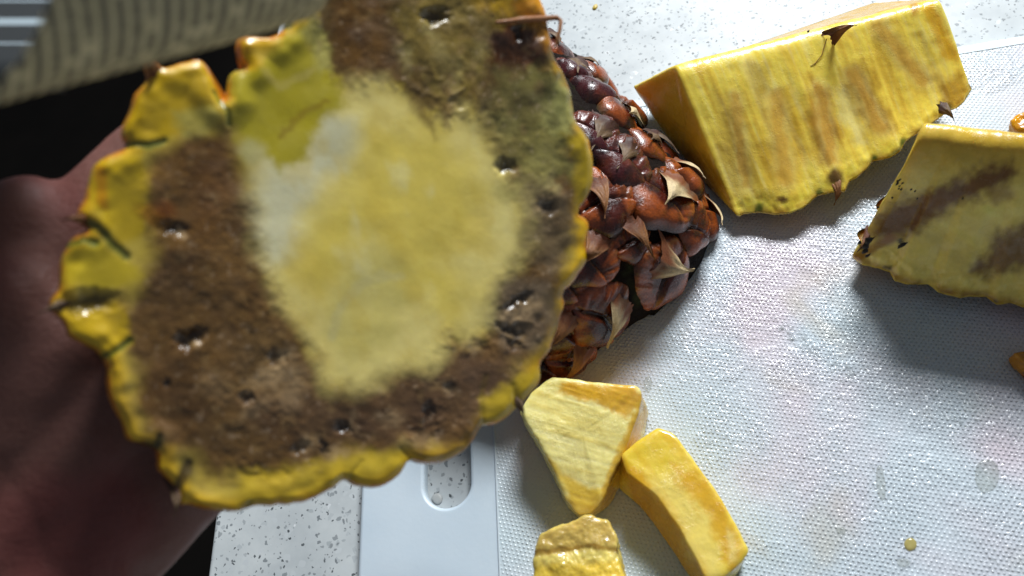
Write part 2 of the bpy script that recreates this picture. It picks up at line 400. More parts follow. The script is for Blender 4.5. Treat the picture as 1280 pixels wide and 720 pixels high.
# ---- eyes (fruitlets) of the rind and their dry bracts, in local coordinates: +y runs to the bract's tip
def eye_mesh(seed, R=.0125, h=.0034, kind='brown'):
    n = 44; g = np.linspace(-1, 1, n); X, Y = np.meshgrid(g, g, indexing='ij'); X = X.ravel(); Y = Y.ravel()
    # square -> rounded hexagon
    mx = np.maximum(np.abs(X), np.abs(Y)); rr = np.hypot(X, Y) + 1e-9; sx, sy = X / rr * mx, Y / rr * mx
    a = np.arctan2(sy, sx)
    hexr = 1.0 + .06 * np.cos(4 * a) - .03 * np.cos(6 * a + .3 * seed) + .05 * np.sin(2 * a + seed)
    x = sx * hexr * R * 1.0; y = sy * hexr * R * 1.02; q = np.clip(mx, 0, 1)
    pts = np.column_stack([x / R, y / R]) * 2 + seed * 7.7
    cl = sy - .02 - .30 * np.abs(sx) ** 1.4 + .05 * fbm(pts * .8, 2, seed)     # the line where shield meets cheek
    low = sstep(cl, -.02, .10)                                                   # 1 on the cheek
    z = h * (1 - q ** 5) * (.70 + .30 * low) + h * .28 * low * np.exp(-(sx ** 2 * 2.2 + (sy - .42) ** 2 * 5))
    z -= h * .30 * np.exp(-((cl + .01) / .045) ** 2) * (1 - q ** 3)
    z += h * .07 * fbm(pts * 1.3, 4, seed) * (1 - q ** 4)
    fib = fbm(np.column_stack([np.arctan2(sx, -sy + 1.0) * 22, q * 1.6]) + seed, 3, seed + 3)
    top = 1 - low
    z += h * .16 * fib * top * sstep(q, .05, .6)
    z -= .0022 * sstep(q, .88, 1.0)
    red, orange, dark, tan = lin((92, 30, 14)), lin((186, 92, 34)), lin((18, 12, 10)), lin((150, 110, 70))
    if kind == 'yellow': red, orange, dark, tan = lin((190, 130, 12)), lin((205, 120, 10)), lin((40, 50, 12)), lin((130, 120, 20))
    if kind == 'purple': red, orange, dark, tan = lin((66, 18, 22)), lin((110, 50, 32)), lin((14, 9, 10)), lin((96, 82, 70))
    red, orange, tan = (red * .60, orange * .80, tan * .8) if kind == 'brown' else (red, orange, tan)
    c = np.tile(red, (len(x), 1))
    def mx_(m, col):
        nonlocal c
        m = np.clip(m, 0, 1)[:, None]; c = c * (1 - m) + col * m
    mx_(sstep(fbm(pts * .8, 3, seed + 11) + .55 * q, .15, .75) * .75, orange)
    mx_(top * sstep(q, .15, .75) * (.45 + .6 * fib), orange)
    mx_(top * sstep(fib, .15, .6) * sstep(q, .5, .9) * .7, tan)
    mx_(sstep(fbm(pts * 1.7, 4, seed + 21), .05, .45) * .65, dark * 1.6)
    mx_(np.exp(-((cl + .01) / .05) ** 2) * .75 * (1 - q ** 4), dark)
    mx_(sstep(q, .86, .99) * .92, dark)
    if kind == 'brown': mx_(sstep(q, .86, .97) * sstep(sy, .3, .9) * .5 * sstep(vnoise(pts * .7, seed + 5), -.2, .3), lin((52, 62, 34)))
    return mesh('eye', np.column_stack([x, y, z]), gridfaces(n, n)[:, ::1], M_eye if kind != 'yellow' else M_rindy, col=c, lnk=False)
def bract_mesh(seed, Lb=.016, W=.0052, lift=.0035, bend=0., tone='pale'):
    """three-cornered papery scale: broad torn base, narrowing to a raised point"""
    nt_, nw = 34, 15; t = np.linspace(0, 1, nt_); w = np.linspace(-1, 1, nw)
    T, Wd = np.meshgrid(t, w, indexing='ij'); T = T.ravel(); Wd = Wd.ravel()
    prof = (1 - T) ** 1.9 * 1.0 + .20 * (1 - T) + .012
    fr = vnoise(np.column_stack([Wd * 6 + seed * 3, T * 0]), seed)
    x = Wd * W * prof + bend * T ** 2 * Lb + .0006 * fbm(np.column_stack([T * 3, Wd]) + seed, 2, seed)
    y = (T - .38) * Lb - np.abs(Wd) ** 1.5 * .0022 * (1 - T) - .0022 * np.abs(fr) * (T < .03)
    fold = np.abs(Wd) * W * prof
    z = lift * np.sin(np.clip(T * 1.1, 0, 1) * math.pi * .75) - fold * .42 + .0005 * fbm(np.column_stack([Wd * 5, T * 2.5]) + seed, 3, seed + 8) + .0007
    z = z - .0014 * (1 - T) ** 3 * np.abs(Wd) ** 2
    streak = fbm(np.column_stack([Wd * 7 * (1.2 - T), T * 1.3]) + seed * 5, 4, seed + 2)
    pale, brown, grey = lin((205, 182, 138)), lin((120, 66, 34)), lin((120, 104, 84))
    if tone == 'dark': pale, brown, grey = lin((110, 86, 60)), lin((64, 32, 20)), lin((58, 48, 40))
    if tone == 'brown': pale, brown, grey = lin((140, 92, 48)), lin((96, 48, 18)), lin((84, 50, 28))
    m = sstep(T + .22 * streak, .10, .42)[:, None]; c = brown * (1 - m) + pale * m
    m = (sstep(streak, .1, .6) * .7)[:, None]; c = c * (1 - m) + grey * m
    o = mesh('bract', np.column_stack([x, y, z]), gridfaces(nt_, nw), M_bract, col=c, lnk=False)
    return o
EYES = [eye_mesh(k, R=.0125 * (1 + .05 * math.sin(k * 2.3))) for k in range(7)]
PEYES = [eye_mesh(20 + k, kind='purple', h=.0040) for k in range(3)]
YEYES = [eye_mesh(40 + k, kind='yellow', h=.0030) for k in range(4)]
BRACTS = [bract_mesh(k, Lb=.0150 * (1 + .15 * math.sin(k * 1.7)), W=.0078, bend=(-.25, .3, 0, -.1, .2)[k % 5], lift=.0024) for k in range(5)]
DBRACTS = [bract_mesh(30 + k, Lb=.015, W=.0062, tone='dark', lift=.0016, bend=(.2, -.2, .1)[k]) for k in range(3)]
BBRACTS = [bract_mesh(50 + k, Lb=.0125, W=.0046, tone='brown', lift=.003, bend=(.3, -.3)[k]) for k in range(2)]
def frame(o_, nrm, tip):
    z = Vector(nrm).normalized(); y = Vector(tip); y = (y - z * y.dot(z)).normalized(); x = y.cross(z)
    return Matrix(((x.x, y.x, z.x, o_[0]), (x.y, y.y, z.y, o_[1]), (x.z, y.z, z.z, o_[2]), (0, 0, 0, 1)))
def put(name, me, M, parent, scale=(1, 1, 1)):
    o = bpy.data.objects.new(name, me); COL.objects.link(o)
    o.parent = parent
    W = M @ Matrix.Diagonal((*scale, 1))
    pw = parent.matrix_world if parent.type != 'EMPTY' else Matrix.Translation(parent.location)
    if 'wm' in parent: pw = Matrix([list(parent['wm'][4 * i:4 * i + 4]) for i in range(4)])
    o.matrix_parent_inverse = pw.inverted(); o.matrix_basis = W
    o['wm'] = [W[i][j] for i in range(4) for j in range(4)]
    return o

# ---- the half pineapple lying on the board, rind up
AX = np.array([math.cos(-1.0), math.sin(-1.0), 0.]); PR = np.array([-AX[1], AX[0], 0.]); UP = np.array([0, 0, 1.])
END = np.array([.0157, -.0417, 0.])                    # middle of the lower end on the board
LEN = .112; TILT = 0.0
def rad(s, L0, e):                              # s = distance back from the lower end; 0..1
    return (1 - (1 - np.clip(np.asarray(s, float) / L0, 0, 1)) ** e) ** (1 / e)
def hpv(s, phi, dr=0.):                         # fuller on its right side, cut steep on the left
    g = .0081 * sstep(s, 0, .10); w_ = np.where(np.cos(phi) > 0, .062, .034)
    rw = rad(s, .0345, 3.0) * w_ + g + dr; rh = rad(s, .056, 2.2) * .0493 + g + dr
    return END + (-s)[:, None] * AX + (rw * np.cos(phi) + .021)[:, None] * PR + (rh * np.sin(phi))[:, None] * UP
half = empty('pineapple_half', tuple(END - AX * .06))
tag(half, 'brown scaly pineapple half lying rind up on the board behind the held slice', 'pineapple')
ns, nph = 120, 120
S, PH = np.meshgrid(np.linspace(.0004, LEN, ns), np.radians(np.linspace(0, 180, nph)), indexing='ij'); S = S.ravel(); PH = PH.ravel()
v = hpv(S, PH, .0); body_f = gridfaces(ns, nph)
v = v + .0008 * fbm(v * 300, 3, 4)[:, None]; v[:, 2] = np.maximum(v[:, 2], .0007)
c = np.tile(lin((30, 18, 10)), (len(v), 1)); q_ = sstep(fbm(v * 220, 4, 9), 0, .5)[:, None]; c = c * (1 - q_) + lin((62, 66, 30)) * q_
M_gap = organic('rind_seam', rough=.85, fine=1500, bstr=.8, bdist=.0008, coarse=500, vary=.4, rvar=.1); M_gap.node_tree.nodes['Principled BSDF'].inputs['Specular IOR Level'].default_value = .15
mesh('rind', v, body_f, M_gap, half, col=c * .6)
from mathutils.bvhtree import BVHTree
tree = BVHTree.FromPolygons(v.tolist(), body_f.tolist())
R_ = random.Random(5); placed = []
def put_eye(p, nrm, tip, size, me, bm_, btip=None, bs=1.0, bo=(0, 0)):
    p = np.array(p); nrm = np.array(nrm); nrm /= np.linalg.norm(nrm)
    if nrm @ (p - (END - AX * .06 + UP * .005 + PR * .02)) < 0: nrm = -nrm
    tip = np.array(tip); tip = tip - nrm * (tip @ nrm); tip /= np.linalg.norm(tip); side = np.cross(tip, nrm)
    eye = put('eye', me, frame(p - nrm * .0016, nrm, tip), half, (size, size, R_.uniform(.95, 1.25)))
    if bm_ is not None:
        bt = tip if btip is None else np.array(btip); bt = bt - nrm * (bt @ nrm); bt /= np.linalg.norm(bt)
        put('bract', bm_, frame(p + nrm * .0020 + tip * bo[1] + side * bo[0] - bt * .001, nrm, bt), eye, (bs, bs, 1.1))
    placed.append(p)
def screen_dir(p, dx_, dy_, nrm):              # direction along the surface that runs that way in the photograph
    d = CM[:, 0] * dx_ - CM[:, 1] * dy_; n = np.array(nrm); view = p - CAM
    return d - view * ((d @ n) / (view @ n))
vis = [((716, 88), (-.6, .8), .75, 'p', 'd'), ((742, 112), (-.5, .8), .95, 'p', 'd'), ((776, 142), (-1, .35), 1.0, 'b', 'L'), ((744, 170), (-.6, .6), .95, 'p', 'd'),
       ((778, 200), (-.4, .9), 1.05, 'p', 'd'), ((812, 180), (-.5, .8), .85, 'b', 'd'), ((752, 250), (.4, .9), 1.05, 'b', 's'), ((826, 240), (-.55, .8), 1.25, 'b', 'L'),
       ((868, 285), (-.2, 1), .85, 'b', None), ((790, 300), (.2, 1), .7, 'b', 's'), ((734, 320), (-.5, .8), 1.0, 'b', 's'), ((830, 345), (.85, .45), 1.25, 'b', 'M'), ((752, 395), (-.6, .75), 1.2, 'b', 'M'),
       ((700, 345), (-.5, .8), 1.0, 'b', None), ((876, 335), (-.2, 1), .7, 'b', 's'), ((806, 408), (-.6, .8), .9, 'b', 's'), ((700, 410), (-.5, .8), .9, 'b', 's'), ((716, 448), (-.6, .8), .95, 'b', 's'), ((680, 452), (-.6, .8), .9, 'b', None),
       ((844, 380), (.6, .8), .7, 'b', None), ((762, 440), (-.6, .8), .65, 'b', None)]
for (x, y), (ux, uy), size, kd, bk_ in vis:
    d = ray(x, y); hit = tree.ray_cast(Vector(CAM), Vector(d).normalized())
    if hit[0] is None: continue
    p = np.array(hit[0]); n = np.array(hit[1]); t_ = screen_dir(p, ux, uy, n)
    me = R_.choice(PEYES) if kd == 'p' else R_.choice(EYES)
    bm_ = {'d': R_.choice(DBRACTS), 'L': BRACTS[2], 'M': BRACTS[0], 's': R_.choice(BBRACTS), None: None}[bk_]
    k_b = {'d': 1.0, 'L': 1.25, 'M': 1.0, 's': 1.1, None: 1}[bk_]
    put_eye(p, n, t_, size * .96, me, bm_, None, k_b, (-.003, -.001) if bk_ in ('L', 'M') else (0, 0))
cs_, cp_ = np.meshgrid(np.linspace(.002, LEN - .006, 60), np.radians(np.linspace(6, 174, 60)), indexing='ij'); cand = hpv(cs_.ravel(), cp_.ravel())
while len(placed) < 90:
    dd = np.min([((cand - q) ** 2).sum(1) for q in placed], 0); dd[dd < .0172 ** 2] = 9
    if dd.min() > 8: break
    p = cand[int(np.argmin(dd))]; loc, n, _, _ = tree.find_nearest(Vector(p))
    put_eye(loc, n, AX * .9 - PR * .5, R_.uniform(.84, .92), R_.choice(EYES), R_.choice(BRACTS + DBRACTS), AX - PR * R_.uniform(0, .9), .9)

# ---- long wedge with the bright cut face
def interp_line(pts, t):
    pts = np.asarray(pts, float); s = np.r_[0, np.cumsum(np.linalg.norm(np.diff(pts, axis=0), axis=1))]; s /= s[-1]
    return np.stack([np.interp(t, s, pts[:, j]) for j in range(2)], 1)
def wedge(name, Apx, zA, Fpx, zF, Bfun, ns, label, paint, disp, seed, nA=70, nR=40, nB=34, sag=.006, sh=.0022):
    root = empty(name); secs = []
    ts = np.linspace(0, 1, ns); Aq = interp_line(Apx, ts); Fq = interp_line(Fpx, ts)
    for k, t in enumerate(ts):
        A = P(*Aq[k], np.interp(t, [0, 1], zA)); F = P(*Fq[k], np.interp(t, [0, 1], zF)); B = Bfun(t, A, F)
        fa = seg(A, F, nA); q_ = np.linspace(0, 1, nA, endpoint=False)[:, None]
        no = np.cross(P(*Aq[-1], .04) - P(*Aq[0], .04), F - A); no /= np.linalg.norm(no); no = no if no[2] > 0 else -no
        fa = fa + no * sh * np.where(q_ < .10, 1 - ((q_ - .10) / .10) ** 2, 1 - sstep(q_, .10, .85)); mid = np.linspace(0, 1, nR, endpoint=False)[:, None]
        arc = F * (1 - mid) + B * mid; arc = arc - np.array([0, 0, 1.]) * (np.sin(mid * math.pi) * sag); arc[:, 2] = np.maximum(arc[:, 2], .0012)
        ba = seg(B, A, nB); loop = np.vstack([fa, arc, ba])
        for _ in range(2):                                       # soften the apex
            L0 = loop.copy(); idx = np.r_[np.arange(0, 3), np.arange(len(loop) - 2, len(loop))]
            loop[idx] = (np.roll(L0, 1, 0)[idx] + L0[idx] + np.roll(L0, -1, 0)[idx]) / 3
        secs.append(loop)
    root.location = tuple(np.array(secs).reshape(-1, 3).mean(0) * (1, 1, 0))
    loft('flesh', secs, M_flesh, root, paint, disp)
    tag(root, label, 'pineapple wedge', 'pineapple wedges on the board')
    return root, np.array(secs)

F1 = [(925, 271), (929, 268), (949, 266), (969, 269), (989, 267), (1003, 262), (1010, 256), (1022, 245), (1042, 241), (1056, 240), (1062, 227), (1072, 222), (1086, 209), (1091, 202), (1114, 197), (1126, 189), (1133, 176), (1150, 165), (1173, 149), (1184, 139), (1195, 137), (1206, 127), (1214, 114)]
def B1(t, A, F): return np.array([.0555, .0785, .010]) * (1 - t) + np.array([.1500, .0960, .014]) * t
def radial(v, u, w, sc_u=34, sc_w=2.2, seed=0): return fbm(np.column_stack([u * sc_u, w * sc_w * 4]), 4, seed)
def disp1(v, u, w):
    front = (w < .486)
    d = .0003 * radial(v, u, w, 22, 1.0, 3) + .00025 * fbm(v * 200, 3, 8)
    edge = sstep(w, .40, .47) * front
    return d + edge * .0006 * fbm(v * 420, 3, 5)
def paint1(v, u, w, nr):
    p = topx(v); C = Paint(p, (255, 226, 92), 3)
    st = radial(v, u, w, 30, 1.0, 5)
    C.mix(sstep(st, 0, .5) * .28, (222, 180, 50)); C.mix(sstep(-st, .05, .5) * .35, (250, 238, 166))
    fn = radial(v, u, w, 90, 1.6, 15); C.mix(sstep(fn, .1, .5) * .2, (226, 184, 60)); C.mix(sstep(-fn, .2, .5) * .2, (252, 244, 190))
    for poly, col, soft, k in (
        ([(902, 125), (926, 120), (938, 190), (940, 236), (915, 238), (900, 190)], (160, 118, 52), 26, .5),
        ([(941, 78), (962, 84), (955, 140), (940, 120)], (182, 152, 60), 16, .7),
        ([(958, 118), (985, 112), (1004, 160), (1004, 222), (965, 226), (952, 175)], (206, 158, 20), 24, .75),
        ([(1014, 100), (1036, 108), (1050, 160), (1048, 205), (1026, 205), (1012, 150)], (176, 116, 16), 18, .9),
        ([(1056, 82), (1078, 80), (1100, 120), (1116, 158), (1096, 166), (1074, 140), (1060, 110)], (158, 110, 16), 16, .9),
        ([(1088, 22), (1108, 24), (1136, 60), (1166, 98), (1158, 110), (1120, 84), (1096, 50)], (164, 126, 30), 20, .8),
        ([(1132, -4), (1152, -4), (1152, 18), (1140, 20)], (180, 116, 10), 8, .8),
        ([(1150, -2), (1170, -2), (1190, 50), (1200, 78), (1184, 72), (1162, 30)], (230, 176, 12), 12, .8),
        ([(1176, 108), (1200, 92), (1218, 112), (1200, 140), (1180, 132)], (176, 128, 16), 14, .8),
        ([(1044, 112), (1056, 112), (1080, 150), (1090, 178), (1072, 180), (1054, 150)], (232, 218, 140), 10, .8),
        ([(925, 248), (1000, 240), (1060, 205), (1110, 180), (1130, 170), (1130, 200), (1060, 250), (990, 275), (925, 275)], (216, 202, 66), 16, .7)):
        C.poly(poly, col, soft * 1.25, 10, 24, k * .95, ragged=3, extra=6 * radial(v, u, w, 60, 1.2, 25))
    for a, b_, w_ in (((918, 120), (932, 232), 7), ((968, 120), (982, 224), 10), ((1024, 108), (1040, 200), 8), ((1066, 92), (1100, 160), 9), ((1098, 30), (1152, 100), 9)):
        C.line([a, b_], w_ * 2.1, (255, 240, 150), .35, 5, 16); C.line([a, b_], w_ * 1.2, (206, 146, 12), .50, 5, 16)
    C.mix(sstep(st, .2, .7) * .3, (190, 140, 20))
    C.mix(sstep(w, .455, .484) * sstep(fbm(v * 260, 3, 77), -.5, .3) * .8, (150, 96, 20)); C.mix(sstep(w, .462, .486) * sstep(vnoise(v * 170, 78), .1, .4) * .9, (44, 74, 16))
    C.ell(977, 250, 8, 3, -10, (92, 40, 14), .5, .9, 3, 6); C.ell(1045, 222, 9, 12, 20, (70, 28, 16), .5, .9)
    for x, y in ((949, 262), (1024, 243), (1130, 178), (1184, 138), (1092, 200)): C.ell(x, y, 5, 7, 20, (30, 70, 10), .5, .85)
    front = (w < .486)[:, None]
    # left end face
    E = Paint(p, (250, 216, 70), 8)
    E.poly([(815, 190), (840, 175), (862, 188), (884, 210), (915, 262), (925, 290), (850, 290), (820, 200)], (112, 70, 22), 40, 12, 22, .85, ragged=10)
    E.poly([(880, 190), (900, 215), (925, 262), (915, 280), (895, 240)], (180, 140, 20), 14, 8, 14, .6)
    E.line([(845, 80), (925, 272)], 4, (226, 200, 90), .5)
    endm = (((u < .002)) & (np.abs(nr @ np.array([.9, .35, .2])) > .0))[:, None]
    out = np.where(front, C.c, lin((196, 152, 30)))
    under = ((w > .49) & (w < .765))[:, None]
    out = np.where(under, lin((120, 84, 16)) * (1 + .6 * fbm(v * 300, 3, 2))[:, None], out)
    return np.where(endm, E.c, out)
w1, s1 = wedge('pineapple_wedge', [(845, 80), (1167, -2)], (.0325, .0325), F1, (.006, .014), B1, 190,
               'long bright yellow pineapple wedge with streaked cut face lying at the top of the board', paint1, disp1, 1)

# ---- second wedge, its cut face in shade
F2 = [(1068, 323), (1078, 331), (1100, 336), (1113, 340), (1118, 351), (1134, 356), (1160, 356), (1172, 366), (1200, 373), (1212, 371), (1232, 371), (1246, 381), (1262, 379), (1284, 387), (1310, 392), (1330, 400), (1360, 402), (1420, 418), (1500, 438)]
def B2(t, A, F):
    g = A * (1, 1, 0) - (F - A) * (1, 1, 0) * .8; g[2] = .012; return g
def disp2(v, u, w): return .0003 * radial(v, u, w, 12, 1.5, 13) + .0003 * fbm(v * 160, 3, 18) + ((w > .42) & (w < .486)) * .0012 * fbm(v * 350, 3, 15)
def paint2(v, u, w, nr):
    p = topx(v); C = Paint(p, (244, 220, 112), 23)
    C.poly([(1085, 150), (1600, 150), (1600, 235), (1240, 210), (1130, 205)], (206, 162, 30), 60, 10, 30, .8)
    C.poly([(1085, 290), (1120, 252), (1180, 232), (1225, 205), (1265, 198), (1275, 215), (1220, 245), (1180, 268), (1130, 298), (1092, 300)], (118, 72, 26), 24, 9, 22, .95, ragged=8)
    C.poly([(1210, 340), (1240, 300), (1285, 275), (1400, 240), (1420, 280), (1300, 330), (1240, 345)], (122, 78, 24), 22, 9, 22, .9, ragged=8)
    C.poly([(1235, 240), (1262, 228), (1268, 245), (1240, 255)], (150, 110, 36), 12, 6, 12, .7)
    C.ell(1110, 300, 14, 5, -10, (180, 150, 100), .6, .7)
    C.poly([(1060, 310), (1090, 330), (1150, 352), (1290, 378), (1500, 430), (1500, 460), (1060, 350)], (190, 150, 28), 14, 7, 14, .7)
    C.line([(1116, 296), (1084, 314), (1068, 324)], 7, (150, 90, 20), .7)
    a = .55
    C.mottle(.22, 40, 3, [[.45, .3], [-.9, 1.5]]); C.mix(sstep(w, .458, .484) * sstep(fbm(v * 260, 3, 79), -.5, .3) * .8, (140, 88, 18))
    for x, y, r in ((1127, 301, 5), (1084, 296, 4), (1080, 308, 5), (1108, 336, 5), (1240, 378, 5), (1258, 382, 6)): C.ell(x, y, r, r * .7, 0, (34, 28, 10), .5, .9)
    front = (w < .486)[:, None]
    out = np.where(front, C.c, lin((210, 176, 60)))
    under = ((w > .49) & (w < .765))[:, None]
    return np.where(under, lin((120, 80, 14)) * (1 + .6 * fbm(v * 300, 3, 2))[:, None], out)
w2, s2 = wedge('pineapple_wedge', [(1160, 152), (1280, 165), (1450, 180)], (.053, .053), F2, (.007, .007), B2, 200,
               'shaded pineapple wedge with brown bruises at the right edge of the photo', paint2, disp2, 2, sh=.0040)

# rind eyes along the two wedges' lower sides
def rind_row(root, secs, us, seed, off=.5, big=1.):
    R = random.Random(seed); ns = len(secs)
    for u in us:
        k = int(u * (ns - 1)); s_ = secs[k]
        for q, dn in ((.075, -.2), (.16, -.1)):
            i = int((.486 + q) * len(s_)); p = s_[i]; a = secs[max(k - 3, 0)][i]; b_ = secs[min(k + 3, ns - 1)][i]
            along = b_ - a; acr = s_[i + 3] - s_[i - 3]; nrm = np.cross(along, acr)
            nrm /= np.linalg.norm(nrm); nrm = -nrm if nrm[2] > 0 else nrm
            sc_ = (.62 * big, .62 * big, .45)
            if q < .05:
                fr = s_[0] - p; fr /= np.linalg.norm(fr)
                M = frame(p - nrm * .001 + fr * .0020, nrm * .8 + np.array([0, -.6, 0.]), along)
            else:
                M = frame(p - nrm * .0008, nrm, along)
            if p[2] < .0016 and q > .05: M = Matrix.Translation((0, 0, .0015)) @ M
            e = put('eye', R.choice(YEYES), M, root, sc_)
rind_row(w1, s1, np.linspace(.06, .93, 9), 3, big=.8)
rind_row(w2, s2, np.linspace(.04, .95, 9), 4, big=.9)
# bracts left on the wedges
def face_pt(x, y, secs, lift=0.):
    """the point of a wedge's front face seen at that place of the photograph"""
    A0, A1, Fm0, Fm1 = secs[0][0], secs[-1][0], secs[0][int(.45 * len(secs[0]))], secs[-1][int(.45 * len(secs[0]))]
    n = np.cross(A1 - A0, (Fm0 + Fm1) / 2 - (A0 + A1) / 2); n /= np.linalg.norm(n)
    if n[2] < 0: n = -n
    c0 = (A0 + A1 + Fm0 + Fm1) / 4; d = ray(x, y); t = ((c0 - CAM) @ n) / (d @ n)
    return CAM + d * t + n * lift, n
p, n = face_pt(1046, 228, s1, .0010)
put('bract', BBRACTS[0], frame(p, n + np.array([0, -.3, 0]), np.array([.15, -1, -.6])), w1, (1.1, .9, 1.6))
p, n = face_pt(1182, 138, s1, .0)
put('bract', DBRACTS[0], frame(p, n, np.array([.6, -.6, -.4])), w1, (.6, .5, 1))
p, n = face_pt(1078, 300, s2, .0); put('bract', BBRACTS[1], frame(p, n, np.array([-.8, -.2, -.6])), w2, (.45, .45, 1))
p, n = face_pt(1042, 44, s1, .0042)
o = put('dry_bract', BBRACTS[0].copy(), frame(p, n, np.array([1, .55, 0.2])), empty('tmpx'), (.75, .62, 1.5))
W = o.matrix_parent_inverse @ o.matrix_basis; bpy.data.objects.remove(o.parent); o.parent = None; o.matrix_parent_inverse = Matrix.Identity(4); o.matrix_basis = W
tag(o, 'curled brown dry scale stuck near the top edge of the bright yellow wedge', 'dry scale')
pts = [face_pt(x, y, s1, .0032)[0] for x, y in ((1030, 52), (1027, 62), (1024, 72), (1016, 82), (1010, 86))]
tag(tube(pts, [.0002, .00018, .00016, .00014, .0001], M_bract, 'dry_fibre', sides=5, col=(150, 110, 40)), 'thin curved brown fibre hanging below the curled scale on the bright wedge', 'fibre')

# dark specks on the fruit
def specks(name, spots, secs, label, seed):
    R = random.Random(seed); V = []; Fc = []
    for x, y, r in spots:
        p, n = face_pt(x, y, secs, .0006); p = p + n * (.0019 if secs is s1 else .0026); n = Vector(n); a = n.orthogonal().normalized(); b_ = n.cross(a); k0 = len(V)
        an = R.random() * 6
        for j in range(7):
            q = an + j * 2 * math.pi / 7; rr = r * R.uniform(.5, 1.3)
            V.append(tuple(Vector(p) + (a * math.cos(q) * 1.6 + b_ * math.sin(q)) * rr))
        V.append(tuple(Vector(p) + n * r * .8)); 
        Fc += [(k0 + j, k0 + (j + 1) % 7, k0 + 7) for j in range(7)]
    m, nt, b = nmat('dark_speck'); b.inputs['Base Color'].default_value = (.012, .008, .005, 1); b.inputs['Roughness'].default_value = .5
    o = mesh(name, V, Fc, m); tag(o, label, None, None, 'stuff'); o['category'] = 'specks'
sp = [(906, 107, .0004), (912, 106, .0003), (918, 108, .0005), (914, 109, .0003), (921, 107, .0004), (905, 137, .0003), (1008, 42, .0004)]
specks('dark_specks', sp, s1, 'tiny dark specks scattered on the bright yellow wedge', 2)
sp = [(1122 + random.Random(k).uniform(-3, 6), 224 + random.Random(k + 9).uniform(-6, 8), .0003) for k in range(12)] + \
     [(1138, 232, .0003), (1143, 234, .0003), (1115, 242, .0004), (1146, 243, .0003), (1202, 243, .0003), (1097, 254, .0004), (1127, 301, .0011), (1085, 296, .0012), (1082, 303, .0011), (1080, 309, .0009), (1084, 314, .0007), (1074, 298, .0005)]
specks('dark_specks', sp, s2, 'tiny dark specks scattered on the shaded wedge at right', 3)

# ---------------------------------------------------------------- small chunks
def chunk(name, top_px, ztop, foot_px, label, paint, rr=.0009, amp=.0004, seed=0, zs=None, nsec=70, fibre=None):
    """prism whose upper polygon is top_px at heights ztop and whose foot polygon stands on the board"""
    ztop = np.broadcast_to(ztop, len(top_px))
    T = rounded([P(x, y, z) for (x, y), z in zip(top_px, ztop)], rr * 1.3, 6)
    B = rounded([P(x, y, .0012) for x, y in foot_px], rr * 1.3, 6)
    T = resample(T, 200); Bq = resample(B, 200)
    j = np.argmin([((T - np.roll(Bq, -s_, 0)) ** 2).sum() for s_ in range(0, 200)]); Bq = np.roll(Bq, -int(j), 0)
    secs = []
    cT = T.mean(0); cB = Bq.mean(0)
    for k in range(nsec):
        t = k / (nsec - 1); s_ = T * (1 - t) + Bq * t
        sh = 1.0
        e = min(t, 1 - t) * (ztop.mean()) / rr
        if e < 1: sh = 1 - (rr / .02) * (1 - math.sqrt(1 - (1 - e) ** 2))
        c0 = s_.mean(0); secs.append(c0 + (s_ - c0) * sh)
    secs = [ (s_) for s_ in secs ]
    root = tag(empty(name, tuple(cB * (1, 1, 0))), label, 'pineapple chunk', 'small pineapple chunks on the board')
    def dp(v, u, w): return amp * fbm(v * 230, 4, seed) + (amp * .7 * fibre(v) if fibre else 0)
    ob = loft('flesh', secs, M_flesh, root, paint, dp, cap=40, bevel=.0002)
    tag(root, label, 'pineapple chunk', 'small pineapple chunks on the board')
    return root
def fibres(v, a, b_, seed, sa=900, sb=70):
    p = topx(v); d = np.array(b_, float) - a; d /= np.linalg.norm(d); q = p - a
    return fbm(np.column_stack([(q[:, 0] * d[1] - q[:, 1] * d[0]) * .0001 * sa * 2, (q @ d) * .0001 * sb * 2]), 4, seed)
def paintA(v, u, w, nr):
    p = topx(v); C = Paint(p, (240, 226, 144), 31)
    fb = fibres(v, (650, 515), (790, 555), 4)
    C.mix(sstep(fb, 0, .6) * .5, (214, 184, 66)); C.mix(sstep(-fb, .1, .6) * .6, (240, 230, 168))
    C.poly([(700, 480), (795, 483), (803, 500), (780, 524), (750, 505), (700, 492)], (222, 166, 22), 10, 6, 12, .85, ragged=4)
    C.poly([(684, 574), (700, 600), (722, 640), (745, 640), (752, 610), (735, 612), (705, 590), (690, 570)], (216, 178, 44), 10, 6, 12, .8)
    C.poly([(806, 480), (812, 520), (765, 625), (748, 645), (752, 610), (782, 540)], (214, 166, 30), 7, 4, 10, .85, ragged=3)
    C.line([(774, 580), (762, 602)], 4, (120, 76, 14), .7)
    C.ell(795, 497, 6, 6, 0, (206, 160, 60), .5, .8)
    return C.c
chunk('pineapple_chunk', [(690, 470), (744, 477), (797, 482), (803, 492), (796, 524), (776, 572), (752, 626), (738, 643), (722, 642), (706, 622), (690, 586), (672, 552), (648, 515), (664, 490)], [.020, .020, .020, .019, .018, .016, .014, .012, .012, .013, .016, .018, .020, .020],
      [(690, 488), (744, 496), (797, 500), (812, 514), (806, 545), (786, 590), (762, 632), (742, 648), (724, 648), (708, 632), (692, 598), (676, 566), (656, 532), (668, 508)],
      'pale wedge-shaped pineapple chunk with long fibres, nearest the held slice', paintA, seed=5, fibre=lambda v: .6 * fibres(v, (650, 515), (790, 555), 4))
